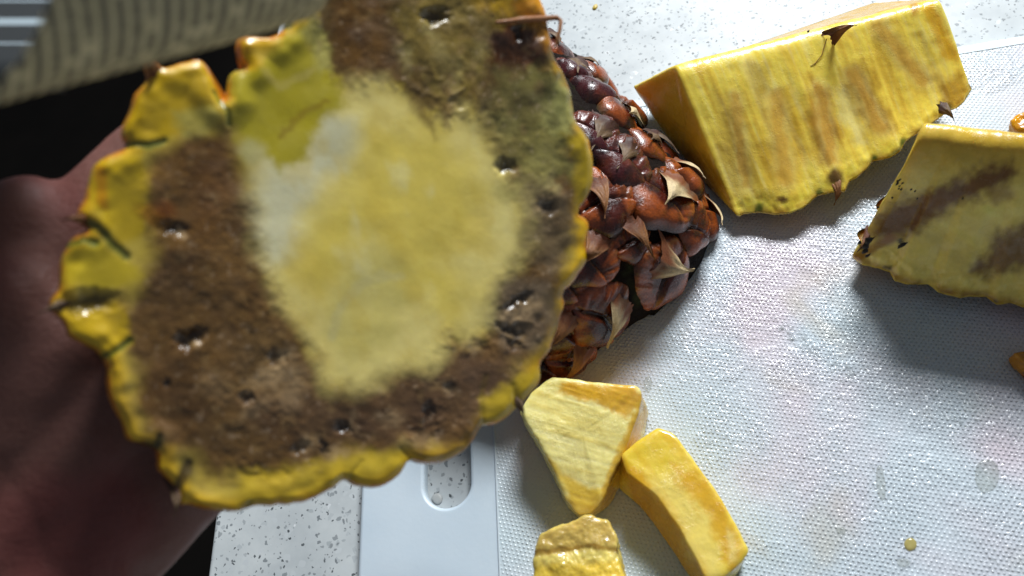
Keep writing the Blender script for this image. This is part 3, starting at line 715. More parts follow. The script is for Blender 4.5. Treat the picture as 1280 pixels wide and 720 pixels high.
def paintB(v, u, w, nr):
    p = topx(v); C = Paint(p, (236, 208, 84), 41)
    C.poly([(770, 560), (790, 580), (850, 640), (890, 720), (870, 735), (830, 690), (790, 630)], (214, 160, 26), 12, 5, 14, .9)
    C.poly([(812, 600), (846, 590), (880, 630), (905, 690), (895, 730), (862, 690), (838, 640)], (232, 208, 110), 22, 9, 20, .8, ragged=6)
    C.poly([(838, 580), (870, 590), (905, 640), (930, 690), (912, 715), (885, 650), (855, 615)], (208, 152, 20), 18, 8, 18, .75, ragged=6)
    C.poly([(775, 560), (822, 530), (850, 555), (835, 580), (790, 585)], (222, 190, 50), 16, 6, 14, .7)
    C.poly([(908, 660), (918, 665), (922, 700), (912, 704)], (236, 216, 130), 8, 3, 8, .6)
    C.mix(sstep(fibres(v, (820, 545), (915, 700), 8, 500, 60), 0, .7) * .35, (212, 158, 20))
    return C.c
chunk('pineapple_chunk', [(822, 533), (842, 541), (868, 575), (895, 612), (920, 655), (937, 688), (926, 704), (904, 722), (884, 728), (870, 700), (848, 660), (818, 618), (784, 592), (776, 568), (798, 550)], .017,
      [(824, 556), (844, 562), (868, 592), (892, 626), (916, 668), (930, 700), (922, 718), (902, 736), (880, 742), (858, 716), (832, 676), (802, 636), (772, 610), (768, 584), (794, 570)],
      'smooth golden oblong pineapple chunk, rightmost of the small pieces', paintB, seed=9, amp=.0003)
def paintC(v, u, w, nr):
    p = topx(v); C = Paint(p, (226, 204, 110), 51)
    C.poly([(670, 672), (740, 640), (770, 652), (770, 684), (700, 690), (668, 690)], (196, 164, 84), 12, 6, 12, .85, ragged=5)
    C.poly([(664, 705), (780, 700), (790, 730), (664, 730)], (226, 190, 60), 12, 6, 12, .8)
    C.line([(668, 692), (720, 684), (772, 686)], 5, (140, 98, 20), .7, 5, 14)
    C.mottle(.35, 10, 4)
    return C.c
chunk('pineapple_chunk', [(672, 668), (706, 654), (735, 642), (762, 650), (772, 672), (776, 700), (784, 730), (770, 770), (720, 790), (680, 780), (667, 730), (667, 690)], .022,
      [(678, 690), (708, 676), (738, 664), (764, 670), (776, 690), (780, 718), (788, 744), (776, 780), (726, 800), (684, 790), (672, 744), (672, 706)],
      'glistening rough pineapple chunk cut off by the lower edge of the photo', paintC, seed=13, amp=.0009,
      fibre=lambda v: -.7 * np.exp(-(line_d(topx(v), [(660, 693), (720, 686), (790, 688)]) / 6.) ** 2) + .5 * fbm(v * 700, 3, 2))

# two scraps at the right edge
def scrap(name, px, z, th, label, cat, cols, seed):
    loop = resample(rounded([P(x, y, z) for x, y in px], .0012, 5), 90); c0 = loop.mean(0); secs = []
    for t in np.linspace(0, 1, 16):
        k = 1 - .12 * (2 * t - 1) ** 4; q = c0 + (loop - c0) * k; q = q - np.array([0, 0, th * t]); secs.append(q)
    root = tag(empty(name, tuple(c0 * (1, 1, 0))), label, cat)
    def pt(v, u, w, nr):
        m = sstep(fbm(v * 300, 3, seed), -.2, .5)[:, None]; return lin(cols[0]) * (1 - m) + lin(cols[1]) * m
    def dp(v, u, w): return .0008 * fbm(v * 380, 4, seed)
    ob = loft('flesh', secs, M_flesh, root, pt, dp, cap=14, bevel=.0002)
scrap('pineapple_scrap', [(1263, 150), (1270, 142), (1290, 134), (1330, 132), (1345, 150), (1320, 170), (1290, 168), (1272, 162)], .006, .0052, 'small orange scrap of pineapple at the far right, above the shaded wedge', 'pineapple scrap', ((214, 150, 16), (150, 70, 12)), 3)
scrap('pineapple_scrap', [(1266, 440), (1276, 438), (1300, 436), (1340, 446), (1340, 476), (1300, 474), (1280, 460)], .007, .0062, 'dark yellow scrap of pineapple in the shadow at the lower right edge', 'pineapple scrap', ((190, 130, 30), (120, 60, 16)), 5)
m, nt, b = nmat('crumb_yellow'); b.inputs['Base Color'].default_value = (.55, .38, .03, 1); b.inputs['Roughness'].default_value = .4
def crumb(name, px, z, h, mat, label, cat, seed=0, group=None):
    R = random.Random(seed); c0 = np.mean([P(x, y, z) for x, y in px], 0); lp = np.array([P(x, y, z) for x, y in px]); 
    for _ in range(3): lp = np.stack([lp * .75 + np.roll(lp, -1, 0) * .25, lp * .25 + np.roll(lp, -1, 0) * .75], 1).reshape(-1, 3)
    lp = resample(lp, 28)
    V = []; prof = [(1.0, 0), (.97, .35), (.85, .7), (.55, .93), (.2, 1.0)]
    for k, hh in prof:
        for p_ in lp: V.append(c0 + (p_ - c0) * k + np.array([0, 0, h * hh]))
    f = gridfaces(len(prof), 28, False, True).tolist() + [list(range(4 * 28, 5 * 28))[::-1], list(range(28))]
    return tag(mesh(name, V, f, mat), label, cat, group)
crumb('pineapple_crumb', [(739, 12), (744, 5), (748, 7), (745, 13)], ZC, .0008, m, 'tiny yellow green crumb on the counter at the top', 'crumb')
m, nt, b = nmat('pebble_grey'); b.inputs['Base Color'].default_value = (.36, .37, .36, 1); b.inputs['Roughness'].default_value = .5
crumb('grey_chip', [(538, 624), (542, 617), (549, 616), (554, 622), (552, 630), (545, 632)], ZC, .0006, m, 'round grey chip lying inside the handle slot of the board', 'chip')

# juice on the board
def juice(name, rgb, al=.35, rough=.06):
    m, nt, b = nmat(name); b.inputs['Base Color'].default_value = (*rgb, 1); b.inputs['Roughness'].default_value = rough
    b.inputs['Alpha'].default_value = al; b.inputs['IOR'].default_value = 1.4
    b.inputs['Coat Weight'].default_value = 1.0; b.inputs['Coat Roughness'].default_value = .05
    return m
MJ = juice('clear_juice', (.52, .55, .50), .16); MY = juice('yellow_juice', (.60, .50, .16), .6)
ZB = .00046
for px, h, mt, lb in (
    ([(1220, 578), (1234, 573), (1247, 578), (1250, 598), (1243, 614), (1226, 618), (1218, 602)], .0005, MJ, 'broad flat drop of clear juice at the right of the board'),
    ([(1096, 580), (1103, 582), (1108, 610), (1106, 628), (1098, 624), (1094, 600)], .0006, MJ, 'narrow upright streak of clear juice on the board'),
    ([(1130, 676), (1138, 671), (1146, 676), (1146, 686), (1136, 690), (1130, 684)], .0006, MY, 'small round yellow drop of juice on the board'),
    ([(804, 474), (812, 468), (816, 478), (812, 492), (805, 488)], .0009, MJ, 'shiny drop of juice just right of the pale wedge-shaped chunk'),
    ([(1044, 660), (1056, 658), (1058, 667), (1048, 669)], .0009, MJ, 'shiny round drop of juice near the middle of the lower board'),
    ([(1118, 700), (1134, 697), (1140, 706), (1126, 711)], .0010, MJ, 'shiny drop of juice by the lower edge of the photo')):
    crumb('juice_drop', px, ZB, h, mt, lb, 'juice drop', group='drops of juice on the board')
V = []; Fc = []; R = random.Random(12)
lanes = [((975, 405), (1070, 472), 9, 90), ((870, 540), (960, 600), 26, 70), ((1000, 470), (1280, 560), 40, 150), ((1040, 460), (1280, 500), 18, 90), ((980, 590), (1280, 690), 70, 120), ((840, 470), (960, 420), 30, 50)]
for a, b_, sp_, n in lanes:
    for _ in range(n):
        t = R.random(); x = a[0] + (b_[0] - a[0]) * t + R.gauss(0, sp_ * .5); y = a[1] + (b_[1] - a[1]) * t + R.gauss(0, sp_ * .5)
        p = P(x, y, ZB); r = R.uniform(.00018, .00055) * (1.5 if sp_ < 10 else 1); el = R.uniform(1, 2.2); an = R.uniform(-.9, .1); k0 = len(V)
        for ring, (q, hh) in enumerate(((1, 0), (.8, .45), (.4, .75))):
            for j in range(8):
                w_ = j * math.pi / 4; dx_, dy_ = math.cos(w_) * r * q * el, math.sin(w_) * r * q
                V.append((p[0] + dx_ * math.cos(an) - dy_ * math.sin(an), p[1] + dx_ * math.sin(an) + dy_ * math.cos(an), p[2] + r * hh))
        V.append((p[0], p[1], p[2] + r * .82))
        for ring in (0, 1):
            for j in range(8): Fc.append((k0 + ring * 8 + j, k0 + ring * 8 + (j + 1) % 8, k0 + ring * 8 + 8 + (j + 1) % 8, k0 + ring * 8 + 8 + j))
        for j in range(8): Fc.append((k0 + 16 + j, k0 + 16 + (j + 1) % 8, k0 + 24))
o = mesh('juice_droplets', V, Fc, juice('droplet', (.60, .64, .65), .15, .08)); tag(o, 'fine droplets of juice glinting all over the board', None, None, 'stuff')

# ---------------------------------------------------------------- the slice held up in the hand
Q0, Q1, Q2 = D(75, 350, .151), D(745, 250, .200), D(450, 620, .1755)
SN = np.cross(Q1 - Q0, Q2 - Q0); SN /= np.linalg.norm(SN)
if SN @ FW > 0: SN = -SN
E1 = Q1 - Q0; E1 /= np.linalg.norm(E1); E2 = np.cross(SN, E1)
def S_(px, py, off=0.):                       # point on the slice's plane (or off in front of it) seen at that place
    d = ray(px, py); o_ = Q0 + SN * off; return CAM + d * (((o_ - CAM) @ SN) / (d @ SN))
OUT = [(283,119),(280,126),(276,118),(269,97),(259,78),(250,70),(231,75),(212,80),(203,84),(196,74),(190,72),(181,73),(180,84),(184,100),(172,110),(166,116),(163,127),(162,137),(154,150),(150,162),(152,174),(158,182),(146,188),(134,194),(120,201),(114,210),(109,225),(105,247),(97,262),(94,268),(98,277),(112,287),(100,291),(90,298),(80,309),(74,322),(72,337),(72,350),(72,362),(64,372),(58,378),(60,388),(70,395),(78,404),(80,414),(84,422),(100,430),(116,436),(124,446),(131,456),(134,467),(131,484),(133,496),(138,507),(145,520),(153,533),(155,545),(158,555),(178,559),(195,564),(196,578),(196,591),(206,598),(214,606),(220,622),(218,632),(225,635),(235,632),(250,638),(267,641),(285,643),(302,642),(316,637),(329,634),(338,637),(350,633),(358,636),(370,631),(378,632),(386,628),(400,623),(420,612),(433,600),(440,608),(448,611),(467,613),(482,610),(490,607),(502,598),(510,587),(514,577),(520,581),(530,583),(547,583),(560,579),(573,572),(588,562),(597,553),(602,540),(604,533),(612,534),(620,533),(632,528),(640,523),(646,515),(656,504),(664,496),(675,486),(680,477),(682,466),(678,457),(684,449),(690,443),(694,432),(697,420),(702,410),(704,398),(708,390),(711,384),(711,374),(706,366),(714,361),(722,354),(726,346),(732,336),(738,330),(741,320),(739,312),(737,304),(740,294),(742,284),(741,273),(732,270),(725,266),(731,259),(738,250),(743,240),(746,228),(747,214),(746,200),(744,186),(740,172),(734,161),(728,155),(722,149),(722,134),(719,119),(714,100),(706,84),(698,74),(692,58),(691,40),(688,20),(681,3),(672,-16),(655,-34),(630,-42),(610,-50),(585,-64),(555,-66),(525,-60),(505,-70),(470,-74),(440,-62),(420,-44),(400,-34),(388,-16),(377,0),(366,17),(356,34),(345,42),(337,44),(325,43),(312,42),(300,44),(296,52),(296,64),(300,75),(310,82),(300,84),(292,86),(287,92),(285,104)]
OUT = np.array(OUT, float); NA = 1100
out2 = resample(OUT, NA)
k_ = 3; ker = np.ones(2 * k_ + 1) / (2 * k_ + 1)
out2 = np.stack([np.convolve(np.r_[out2[-k_:, j], out2[:, j], out2[:k_, j]], ker, 'valid') for j in range(2)], 1)
ang_ = np.linspace(0, 2 * math.pi, NA, endpoint=False)
out2 = out2 + 1.6 * np.stack([fbm(np.column_stack([np.cos(ang_), np.sin(ang_)]) * 22, 3, 1), fbm(np.column_stack([np.cos(ang_), np.sin(ang_)]) * 22, 3, 2)], 1)
CEN = np.array([430., 318.])
NR = 230; rho = 1 - (1 - np.linspace(0.004, 1, NR)) ** 1.12
kk = 70; kr_ = np.hanning(2 * kk + 1); kr_ /= kr_.sum()
outs = np.stack([np.convolve(np.r_[out2[-kk:, j], out2[:, j], out2[:kk, j]], kr_, 'valid') for j in range(2)], 1)
bl = (sstep(rho, .45, 1.0) ** 1.5)[:, None, None]
pxs = (CEN + rho[:, None, None] * (outs * (1 - bl) + out2 * bl - CEN)).reshape(-1, 2)
d_ = (pxs[:, :1] - 640) * CM[:, 0] + (360 - pxs[:, 1:]) * CM[:, 1] + FOC * CM[:, 2]
base = CAM + d_ * (((Q0 - CAM) @ SN) / (d_ @ SN))[:, None]
R_rho = np.repeat(rho, NA)
sd = poly_sd(pxs, out2[::4])                    # distance in from the rim
C = Paint(pxs, (206, 178, 72), 60)
cen = np.hypot(*(pxs - CEN).T)
th = np.arctan2(pxs[:, 1] - 300, pxs[:, 0] - 450)
radf = fbm(np.column_stack([th * 9, cen / 70]), 4, 71)
rag = 11 * fbm(pxs / 34, 3, 171)
# fruitlet margin: golden yellow
C.mix(1 - sstep(sd + 6 * fbm(pxs / 26, 2, 203), 8, 34), (224, 176, 22))
C.mix((1 - sstep(sd + 5 * fbm(pxs / 9, 3, 3), 3, 9)) * .85, (206, 116, 6))
C.mix((1 - sstep(sd, 0, 3.2)) * .5 * sstep(fbm(pxs / 30, 2, 8), -.2, .3), (70, 74, 8))
# brown ring
m_br = C.poly([(178, 208), (238, 168), (270, 150), (296, 160), (302, 205), (322, 245), (326, 300), (334, 345), (356, 380), (386, 404), (396, 440), (408, 480), (440, 486), (480, 466), (520, 462), (548, 446), (562, 416), (590, 424), (608, 405), (604, 372), (612, 354), (640, 338), (652, 300), (662, 262), (640, 226), (616, 200), (610, 160), (590, 120), (600, 60), (640, 34), (690, 66), (708, 100), (716, 150), (724, 210), (714, 262), (714, 310), (702, 350), (694, 392), (686, 420), (664, 456), (640, 470), (612, 500), (596, 540), (560, 566), (520, 568), (500, 556), (470, 572), (430, 566), (392, 588), (350, 600), (300, 604), (262, 600), (250, 578), (214, 570), (190, 548), (172, 520), (164, 490), (168, 456), (150, 420), (140, 392), (150, 366), (176, 350), (196, 330), (190, 300), (176, 270), (172, 236)],
       (112, 78, 40), 44, 16, 34, .96, ragged=3, extra=-rag)
# upper mottled part
m_up = C.poly([(384, 30), (396, -20), (440, -60), (560, -60), (660, -20), (680, 30), (690, 90), (700, 130), (660, 150), (612, 160), (590, 120), (578, 150), (556, 158), (540, 142), (520, 130), (505, 108), (470, 104), (440, 112), (414, 96), (396, 70)], (112, 88, 40), 20, 10, 20, 1.0, ragged=10)
C.poly([(408, 20), (430, -30), (470, -40), (488, 10), (496, 60), (500, 96), (470, 102), (440, 106), (420, 86), (410, 50)], (108, 74, 30), 32, 9, 20, .9, ragged=6)
C.poly([(488, 10), (520, 0), (600, -10), (640, 20), (610, 50), (604, 110), (580, 140), (566, 90), (552, 140), (534, 90), (508, 60)], (138, 116, 50), 20, 12, 18, .8, ragged=10)
C.poly([(612, 40), (640, 26), (688, 40), (690, 66), (660, 80), (640, 92), (612, 78)], (88, 42, 12), 14, 8, 16, .9, ragged=7)
C.poly([(566, -30), (640, -30), (690, 10), (692, 34), (650, 26), (600, 14)], (190, 148, 24), 20, 10, 20, .8)
C.poly([(640, 4), (676, -10), (690, 16), (691, 60), (680, 66), (664, 34)], (226, 150, 8), 12, 5, 12, .9)
# right: green grey translucent flesh
C.poly([(620, 92), (690, 84), (716, 130), (716, 170), (700, 190), (720, 210), (690, 240), (650, 210), (620, 190), (612, 150)], (138, 128, 66), 24, 12, 18, .85, ragged=12)
C.poly([(670, 120), (700, 110), (716, 150), (700, 178), (680, 160)], (178, 170, 96), 16, 10, 14, .7, ragged=6)
C.poly([(700, 170), (728, 168), (742, 200), (738, 240), (720, 262), (716, 230), (722, 200)], (190, 160, 30), 14, 6, 14, .85)
C.poly([(650, 220), (690, 215), (712, 250), (712, 300), (690, 340), (664, 330), (650, 280)], (112, 94, 66), 22, 10, 18, .85, ragged=9)
C.poly([(606, 356), (640, 344), (690, 350), (700, 400), (672, 440), (630, 440), (606, 400)], (112, 94, 72), 24, 10, 16, .85, ragged=6)
C.poly([(625, 285), (660, 270), (672, 310), (640, 330), (622, 312)], (170, 150, 80), 18, 9, 14, .7, ragged=5)
C.poly([(300, 500), (420, 480), (560, 440), (660, 440), (600, 530), (480, 550), (330, 560)], (104, 78, 56), 40, 12, 22, .6, ragged=6)
# pale core
core = [(448, 104), (480, 110), (512, 128), (536, 148), (556, 160), (580, 146), (600, 150), (612, 190), (634, 226), (652, 262), (648, 300), (640, 336), (612, 354), (600, 372), (606, 404), (588, 424), (562, 414), (548, 446), (520, 462), (480, 466), (440, 486), (408, 480), (396, 440), (386, 404), (356, 380), (334, 345), (326, 300), (320, 245), (330, 200), (380, 160), (420, 120)]
C.poly(core, (250, 228, 138), 50, 14, 30, 1.0, ragged=3, extra=rag)
C.poly([(470, 150), (560, 170), (600, 210), (600, 300), (560, 330), (600, 360), (560, 400), (500, 360), (470, 300), (400, 380), (370, 350), (380, 290), (430, 230)], (236, 208, 76), 60, 16, 30, .7)
C.poly([(470, 300), (520, 330), (500, 420), (440, 460), (410, 420), (420, 350)], (224, 206, 112), 34, 12, 22, .7)
C.line([(416, 420), (424, 390), (446, 360), (478, 344), (500, 346)], 9, (222, 208, 140), .55, 4, 14)
C.poly([(330, 200), (380, 170), (404, 140), (440, 150), (425, 210), (396, 236), (376, 262), (360, 330), (340, 330), (322, 290), (320, 240)], (236, 230, 190), 44, 12, 24, .85, ragged=3)
C.ell(422, 180, 26, 26, 0, (206, 200, 158), .6, .6)
cf = fbm(np.column_stack([(pxs[:, 0] - .35 * pxs[:, 1]) / 42, (pxs[:, 1] + .35 * pxs[:, 0]) / 80]), 4, 271); cm_ = sstep(poly_sd(pxs, core), 0, 30)
C.mix(cm_ * sstep(cf, .05, .5) * .45, (252, 240, 176)); C.mix(cm_ * sstep(-cf, .1, .5) * .35, (222, 190, 70))
# olive fruitlets at the upper left
C.poly([(288, 88), (330, 84), (346, 60), (376, 30), (392, 62), (420, 96), (430, 130), (404, 146), (380, 200), (350, 214), (330, 190), (306, 196), (290, 150)], (190, 172, 40), 20, 8, 16, 1.0, ragged=6)
C.poly([(376, 40), (392, 20), (410, 40), (414, 90), (400, 90)], (196, 184, 96), 14, 8, 12, .8)
C.ell(315, 190, 18, 14, 20, (200, 190, 130), .6, .8)
C.line([(330, 92), (350, 110), (392, 88)], 8, (206, 186, 90), .7, 6, 12); C.line([(350, 170), (380, 140), (410, 126)], 7, (150, 116, 26), .5, 6, 12)
# upper left lobe
C.poly([(150, 165), (190, 90), (250, 76), (272, 110), (280, 150), (232, 166), (176, 186)], (206, 168, 22), 14, 6, 14, .9)
C.poly([(215, 140), (262, 130), (284, 145), (260, 165), (230, 172)], (196, 184, 96), 16, 6, 12, .7)
# left lobes
C.poly([(112, 205), (170, 190), (186, 220), (180, 290), (150, 310), (126, 280), (112, 250)], (200, 166, 20), 14, 7, 14, .85)
C.poly([(118, 210), (132, 208), (134, 262), (122, 258)], (190, 112, 8), 8, 4, 10, .6)
C.poly([(78, 318), (120, 300), (164, 330), (180, 345), (150, 362), (84, 358)], (206, 178, 34), 14, 7, 14, .9)
C.poly([(76, 390), (130, 376), (156, 380), (166, 430), (130, 440), (90, 420)], (208, 170, 18), 12, 7, 14, .85)
# fruitlet cavities and seams
crease = np.zeros(len(pxs))
for a, w_, col, k in (([(96, 272), (122, 284), (142, 306), (158, 320)], 9, (52, 74, 12), .8), ([(160, 180), (185, 182), (205, 176)], 7, (64, 88, 14), .8),
                   ([(84, 306), (104, 300), (120, 304)], 8, (80, 98, 16), .8), ([(126, 448), (148, 436), (162, 426)], 7, (58, 84, 14), .8),
                   ([(158, 556), (180, 556), (196, 560), (200, 545)], 8, (36, 44, 8), .85), ([(268, 116), (284, 140), (286, 156)], 6, (90, 104, 20), .7),
                   ([(302, 641), (312, 628)], 6, (60, 76, 12), .7), ([(378, 2), (366, 12), (360, 28)], 12, (30, 66, 12), .9), ([(712, 100), (724, 150), (732, 172)], 4, (60, 76, 16), .6),
                   ([(436, 604), (440, 590), (452, 576)], 4, (110, 92, 16), .5), ([(515, 576), (500, 560)], 4, (110, 92, 16), .5), ([(604, 534), (600, 500), (606, 470)], 5, (120, 100, 16), .6),
                   ([(212, 622), (226, 600), (236, 580)], 9, (60, 40, 14), .8), ([(640, 482), (644, 500), (652, 510)], 7, (40, 28, 10), .85), ([(700, 400), (690, 420)], 4, (120, 100, 20), .5)):
    C.line(a, w_, col, k, 3, 10); crease = np.maximum(crease, np.exp(-(line_d(pxs, a) / (w_ * .55)) ** 2) * (.00035 if w_ > 5 else .0002))
# seeping stains between core and ring, brighter yellow fruitlets toward the rim
C.poly([(505, 108), (520, 100), (540, 150), (546, 176), (534, 160), (518, 140)], (120, 92, 44), 14, 6, 14, .7); C.poly([(556, 96), (572, 100), (566, 140), (556, 158)], (130, 100, 46), 12, 6, 14, .6)
C.poly([(590, 120), (612, 110), (632, 180), (640, 226), (620, 204), (604, 160)], (128, 112, 58), 18, 8, 16, .6)
for x, y, a, b_, g, col in ((640, 130, 22, 34, 20, (150, 138, 74)), (676, 200, 20, 30, 10, (172, 160, 88)), (700, 130, 14, 26, 0, (176, 172, 100)), (636, 236, 18, 14, 0, (190, 176, 96)), (660, 300, 14, 20, 0, (150, 130, 84)), (600, 470, 26, 20, 20, (96, 72, 54)),
                            (530, 510, 26, 30, 0, (92, 66, 46)), (450, 530, 30, 22, 0, (80, 56, 34)), (300, 540, 60, 34, 10, (86, 62, 30)), (220, 480, 34, 54, 0, (92, 62, 30)), (260, 240, 30, 60, 10, (104, 66, 28)), (230, 360, 40, 40, 0, (86, 60, 28)), (330, 440, 34, 44, 0, (110, 84, 46))):
    C.ell(x, y, a, b_, g, col, .8, .6, 10, 20)
C.poly([(300, 590), (420, 575), (500, 560), (512, 582), (430, 604), (300, 634)], (206, 174, 40), 18, 7, 14, .7); C.poly([(600, 500), (650, 470), (676, 462), (676, 486), (640, 520), (604, 530)], (204, 172, 36), 14, 6, 12, .75)
PITS = [(543, 20, 13, 8, 0, .0030), (238, 422, 15, 8, -25, .0030), (216, 286, 15, 7, 10, .0016), (110, 378, 26, 10, -5, .0022), (632, 208, 9, 6, 0, .0018), (646, 376, 15, 4, -35, .0018),
        (637, 412, 12, 4, 25, .0018), (640, 430, 10, 4, 30, .0012), (428, 536, 7, 6, 0, .0016), (345, 448, 8, 7, 0, .0014), (308, 498, 6, 6, 0, .0014), (536, 516, 5, 12, 10, .0014),
        (648, 44, 4, 8, 0, .0018), (684, 260, 9, 6, 30, .0015), (560, 484, 7, 5, 30, .001), (375, 560, 10, 4, -30, .0012), (208, 480, 3, 5, 0, .001), (404, 560, 4, 8, -10, .001)]
pit = np.zeros(len(pxs))
for cx, cy, rx, ry, an, dep in PITS:
    mk = C.ell(cx, cy, rx * 1.15, ry * 1.15, an, (44, 26, 12), .8, .75, 6, 9); pit += mk * dep * .7
C.ell(120, 378, 20, 7, -5, (74, 58, 20), .5, .6); C.ell(190, 270, 22, 10, 30, (150, 100, 16), .6, .8); C.ell(205, 262, 16, 12, 20, (120, 62, 16), .6, .7)
C.ell(233, 588, 12, 16, 10, (62, 48, 18), .6, .7)
# pale torn fibres, and wet glints painted as pale spots in the brown
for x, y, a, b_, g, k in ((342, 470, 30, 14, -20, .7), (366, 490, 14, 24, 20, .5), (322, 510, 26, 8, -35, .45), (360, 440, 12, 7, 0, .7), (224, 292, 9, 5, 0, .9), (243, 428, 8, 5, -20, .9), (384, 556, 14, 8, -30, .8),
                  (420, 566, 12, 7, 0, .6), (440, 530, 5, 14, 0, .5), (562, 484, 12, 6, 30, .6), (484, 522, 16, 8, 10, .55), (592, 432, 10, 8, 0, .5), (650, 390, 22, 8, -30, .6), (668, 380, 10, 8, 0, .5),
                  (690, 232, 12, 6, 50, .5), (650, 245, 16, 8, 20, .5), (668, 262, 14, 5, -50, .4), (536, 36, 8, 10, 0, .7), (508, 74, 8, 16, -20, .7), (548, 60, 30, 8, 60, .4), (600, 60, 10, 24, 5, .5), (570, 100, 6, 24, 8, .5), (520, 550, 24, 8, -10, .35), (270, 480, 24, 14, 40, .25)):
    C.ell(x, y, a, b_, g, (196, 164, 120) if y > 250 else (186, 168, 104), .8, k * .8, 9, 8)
inb = np.clip(m_br + m_up, 0, 1)
fine = fbm(pxs / 17, 3, 90); C.c = C.c * (1 + inb * .20 * fine * sstep(pxs[:, 0], 150, 520) + .05 * fine * inb + inb * .30 * fbm(pxs / 38, 3, 191) + .08 * fbm(pxs / 45, 3, 77))[:, None]
C.mix(inb * sstep(fbm(pxs / 16, 4, 97), .22, .55) * .35, (160, 128, 80)); C.mix(inb * sstep(fbm(pxs / 40, 3, 95), .05, .5) * .35, (70, 44, 22))
C.mix(inb * sstep(fbm(pxs / 7, 3, 99), .35, .7) * .3, (200, 172, 140))
coremask = sstep(poly_sd(pxs, core), -10, 20)
h = .00016 * fbm(pxs / 46, 2, 31) + inb * sstep(pxs[:, 0] + .6 * pxs[:, 1], 420, 700) * .00030 * (1 - np.abs(fbm(pxs / 26 + .4 * fbm(pxs / 12, 2, 134)[:, None], 2, 133)) * 2.2) * (.3 + .7 * sstep(fbm(pxs / 60, 2, 137), -.2, .4)) + inb * (.00022 * fbm(pxs / 15, 5, 33) + .00006 * np.abs(fbm(pxs / 8, 2, 35))) - pit
rib = fbm(pxs / 60, 2, 37) * (1 - coremask) * .0003
h = h - crease
# lobes swell between the notches of the rim
lob = sstep(sd, 2, 16) * (1 - sstep(sd, 20, 48)); h = h + lob * .0007 * (1 + fbm(pxs / 30, 2, 83))
h = h * sstep(sd, 0, 8) + rib - .0022 * (1 - sstep(sd, 0, 7)) ** 2
fv = base + SN * h[:, None]
sl = empty('pineapple_slice', tuple(S_(430, 318, -.012)))
tag(sl, 'large thick pineapple slice with brown rot round a pale core, held up in a hand', 'pineapple slice')
f = gridfaces(NR, NA, False, True)
faces = f.tolist() + [list(range(NA))]
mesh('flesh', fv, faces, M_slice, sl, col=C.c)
# rind round the rim, running back from the face
ND = 26; TH = .021; rimb = base[-NA:]; c3 = base[:NA].mean(0); rimh = h[-NA:]
rad_dir = rimb - c3; rl = np.linalg.norm(rad_dir, axis=1)[:, None]; rad_dir /= rl
tq = np.linspace(0, 1, ND); rv = []
for t in tq:
    prof = .0007 * math.sin(min(1, t * 4) * math.pi * .6) - .011 * t
    rv.append(rimb + SN * (rimh[:, None] * (1 - t) - TH * t) + rad_dir * (prof - (.0004 if t == 0 else 0)))
rv = np.array(rv).reshape(-1, 3)
nn = .0009 * fbm(rv * 260, 4, 44) * np.repeat(sstep(tq, 0, .1), NA); rv = rv + nn[:, None] * np.tile(rad_dir, (ND, 1))
tt = np.repeat(tq, NA); cc = np.tile(lin((214, 140, 8)), (len(rv), 1))
def mk(mm, col_):
    global cc
    cc = cc * (1 - mm[:, None]) + lin(col_) * mm[:, None]
mk(sstep(tt, .25, .7) * .8, (150, 72, 18)); mk(sstep(fbm(rv * 130, 3, 46), .05, .45) * .7, (66, 78, 16)); mk(sstep(fbm(rv * 330, 3, 47), .15, .5) * .6, (60, 26, 10))
mesh('rind', rv, gridfaces(ND, NA, False, True), M_rindy, sl, col=cc)
bk = rv[-NA:]; bc = bk.mean(0); nb = 20
bv = np.array([bc + (bk - bc) * q for q in np.linspace(1, .02, nb)]).reshape(-1, 3)
mesh('back_face', bv, gridfaces(nb, NA, False, True).tolist() + [list(range((nb - 1) * NA, nb * NA))], M_slice, sl, col=np.tile(lin((196, 160, 60)), (len(bv), 1)))
# dry scales on the slice's rim
for x, y, dx_, dy_, s_, ms in ((186, 88, -.6, 1, .55, BBRACTS[0]), (74, 380, -1, 0, .38, DBRACTS[1]), (222, 620, -.2, -1, .4, DBRACTS[2]), (736, 318, 1, -.2, .4, BBRACTS[1]), (646, 500, .4, -1, .5, DBRACTS[0]), (98, 272, -1, .3, .4, BBRACTS[1])):
    put('bract', ms, frame(S_(x, y, -.001), SN, E1 * dx_ + E2 * dy_), sl, (s_, s_, 1))
tw = [S_(x, y, .0012 + .0006 * math.sin(k)) for k, (x, y) in enumerate(((620, 28), (636, 27), (652, 25), (668, 24), (684, 23), (696, 22), (701, 26), (700, 36), (697, 48), (694, 60)))]
tube(tw, [.0004, .0006, .0008, .0008, .0007, .0006, .0005, .0005, .0004, .0002], M_bract, 'dry_stalk', sl, sides=7, col=(150, 96, 50))

# ---------------------------------------------------------------- hand under the slice
HZ = -.021 - .0125
HA = np.array([1, -1.]) / math.sqrt(2); HP = np.array([-1, -1.]) / math.sqrt(2)  # pixel directions: along the hand (up right), across it (up left)
def hpnt(a, c, off):                           # a, c in metres along / across the hand from the palm's middle
    return S_(-22, 562, off) + (E1 * .735 + E2 * .68) / 1.0 * a + (-E1 * .70 + E2 * .714) * c
caps = []
def cap_(p, q, r0, r1): caps.append((np.array(p), np.array(q), r0, r1))
nails = []
for c, l, r in ((-.037, .056, .0085), (-.018, .068, .0095), (.002, .072, .0098), (.014, .050, .0095)):
    w0 = hpnt(-.070, c * .62, HZ - .006); k1 = hpnt(.030, c, HZ + .001); cap_(w0, k1, .019, .0150)
    p1 = hpnt(.030 + l * .42, c * 1.03, HZ + .0015); p2 = hpnt(.030 + l * .75, c * 1.02, HZ + .002); p3 = hpnt(.030 + l, c * .98, HZ + .004)
    cap_(k1, p1, r * 1.15, r * 1.02); cap_(p1, p2, r * 1.02, r * .93); cap_(p2, p3, r * .93, r * .78); nails.append((p3, r * .78))
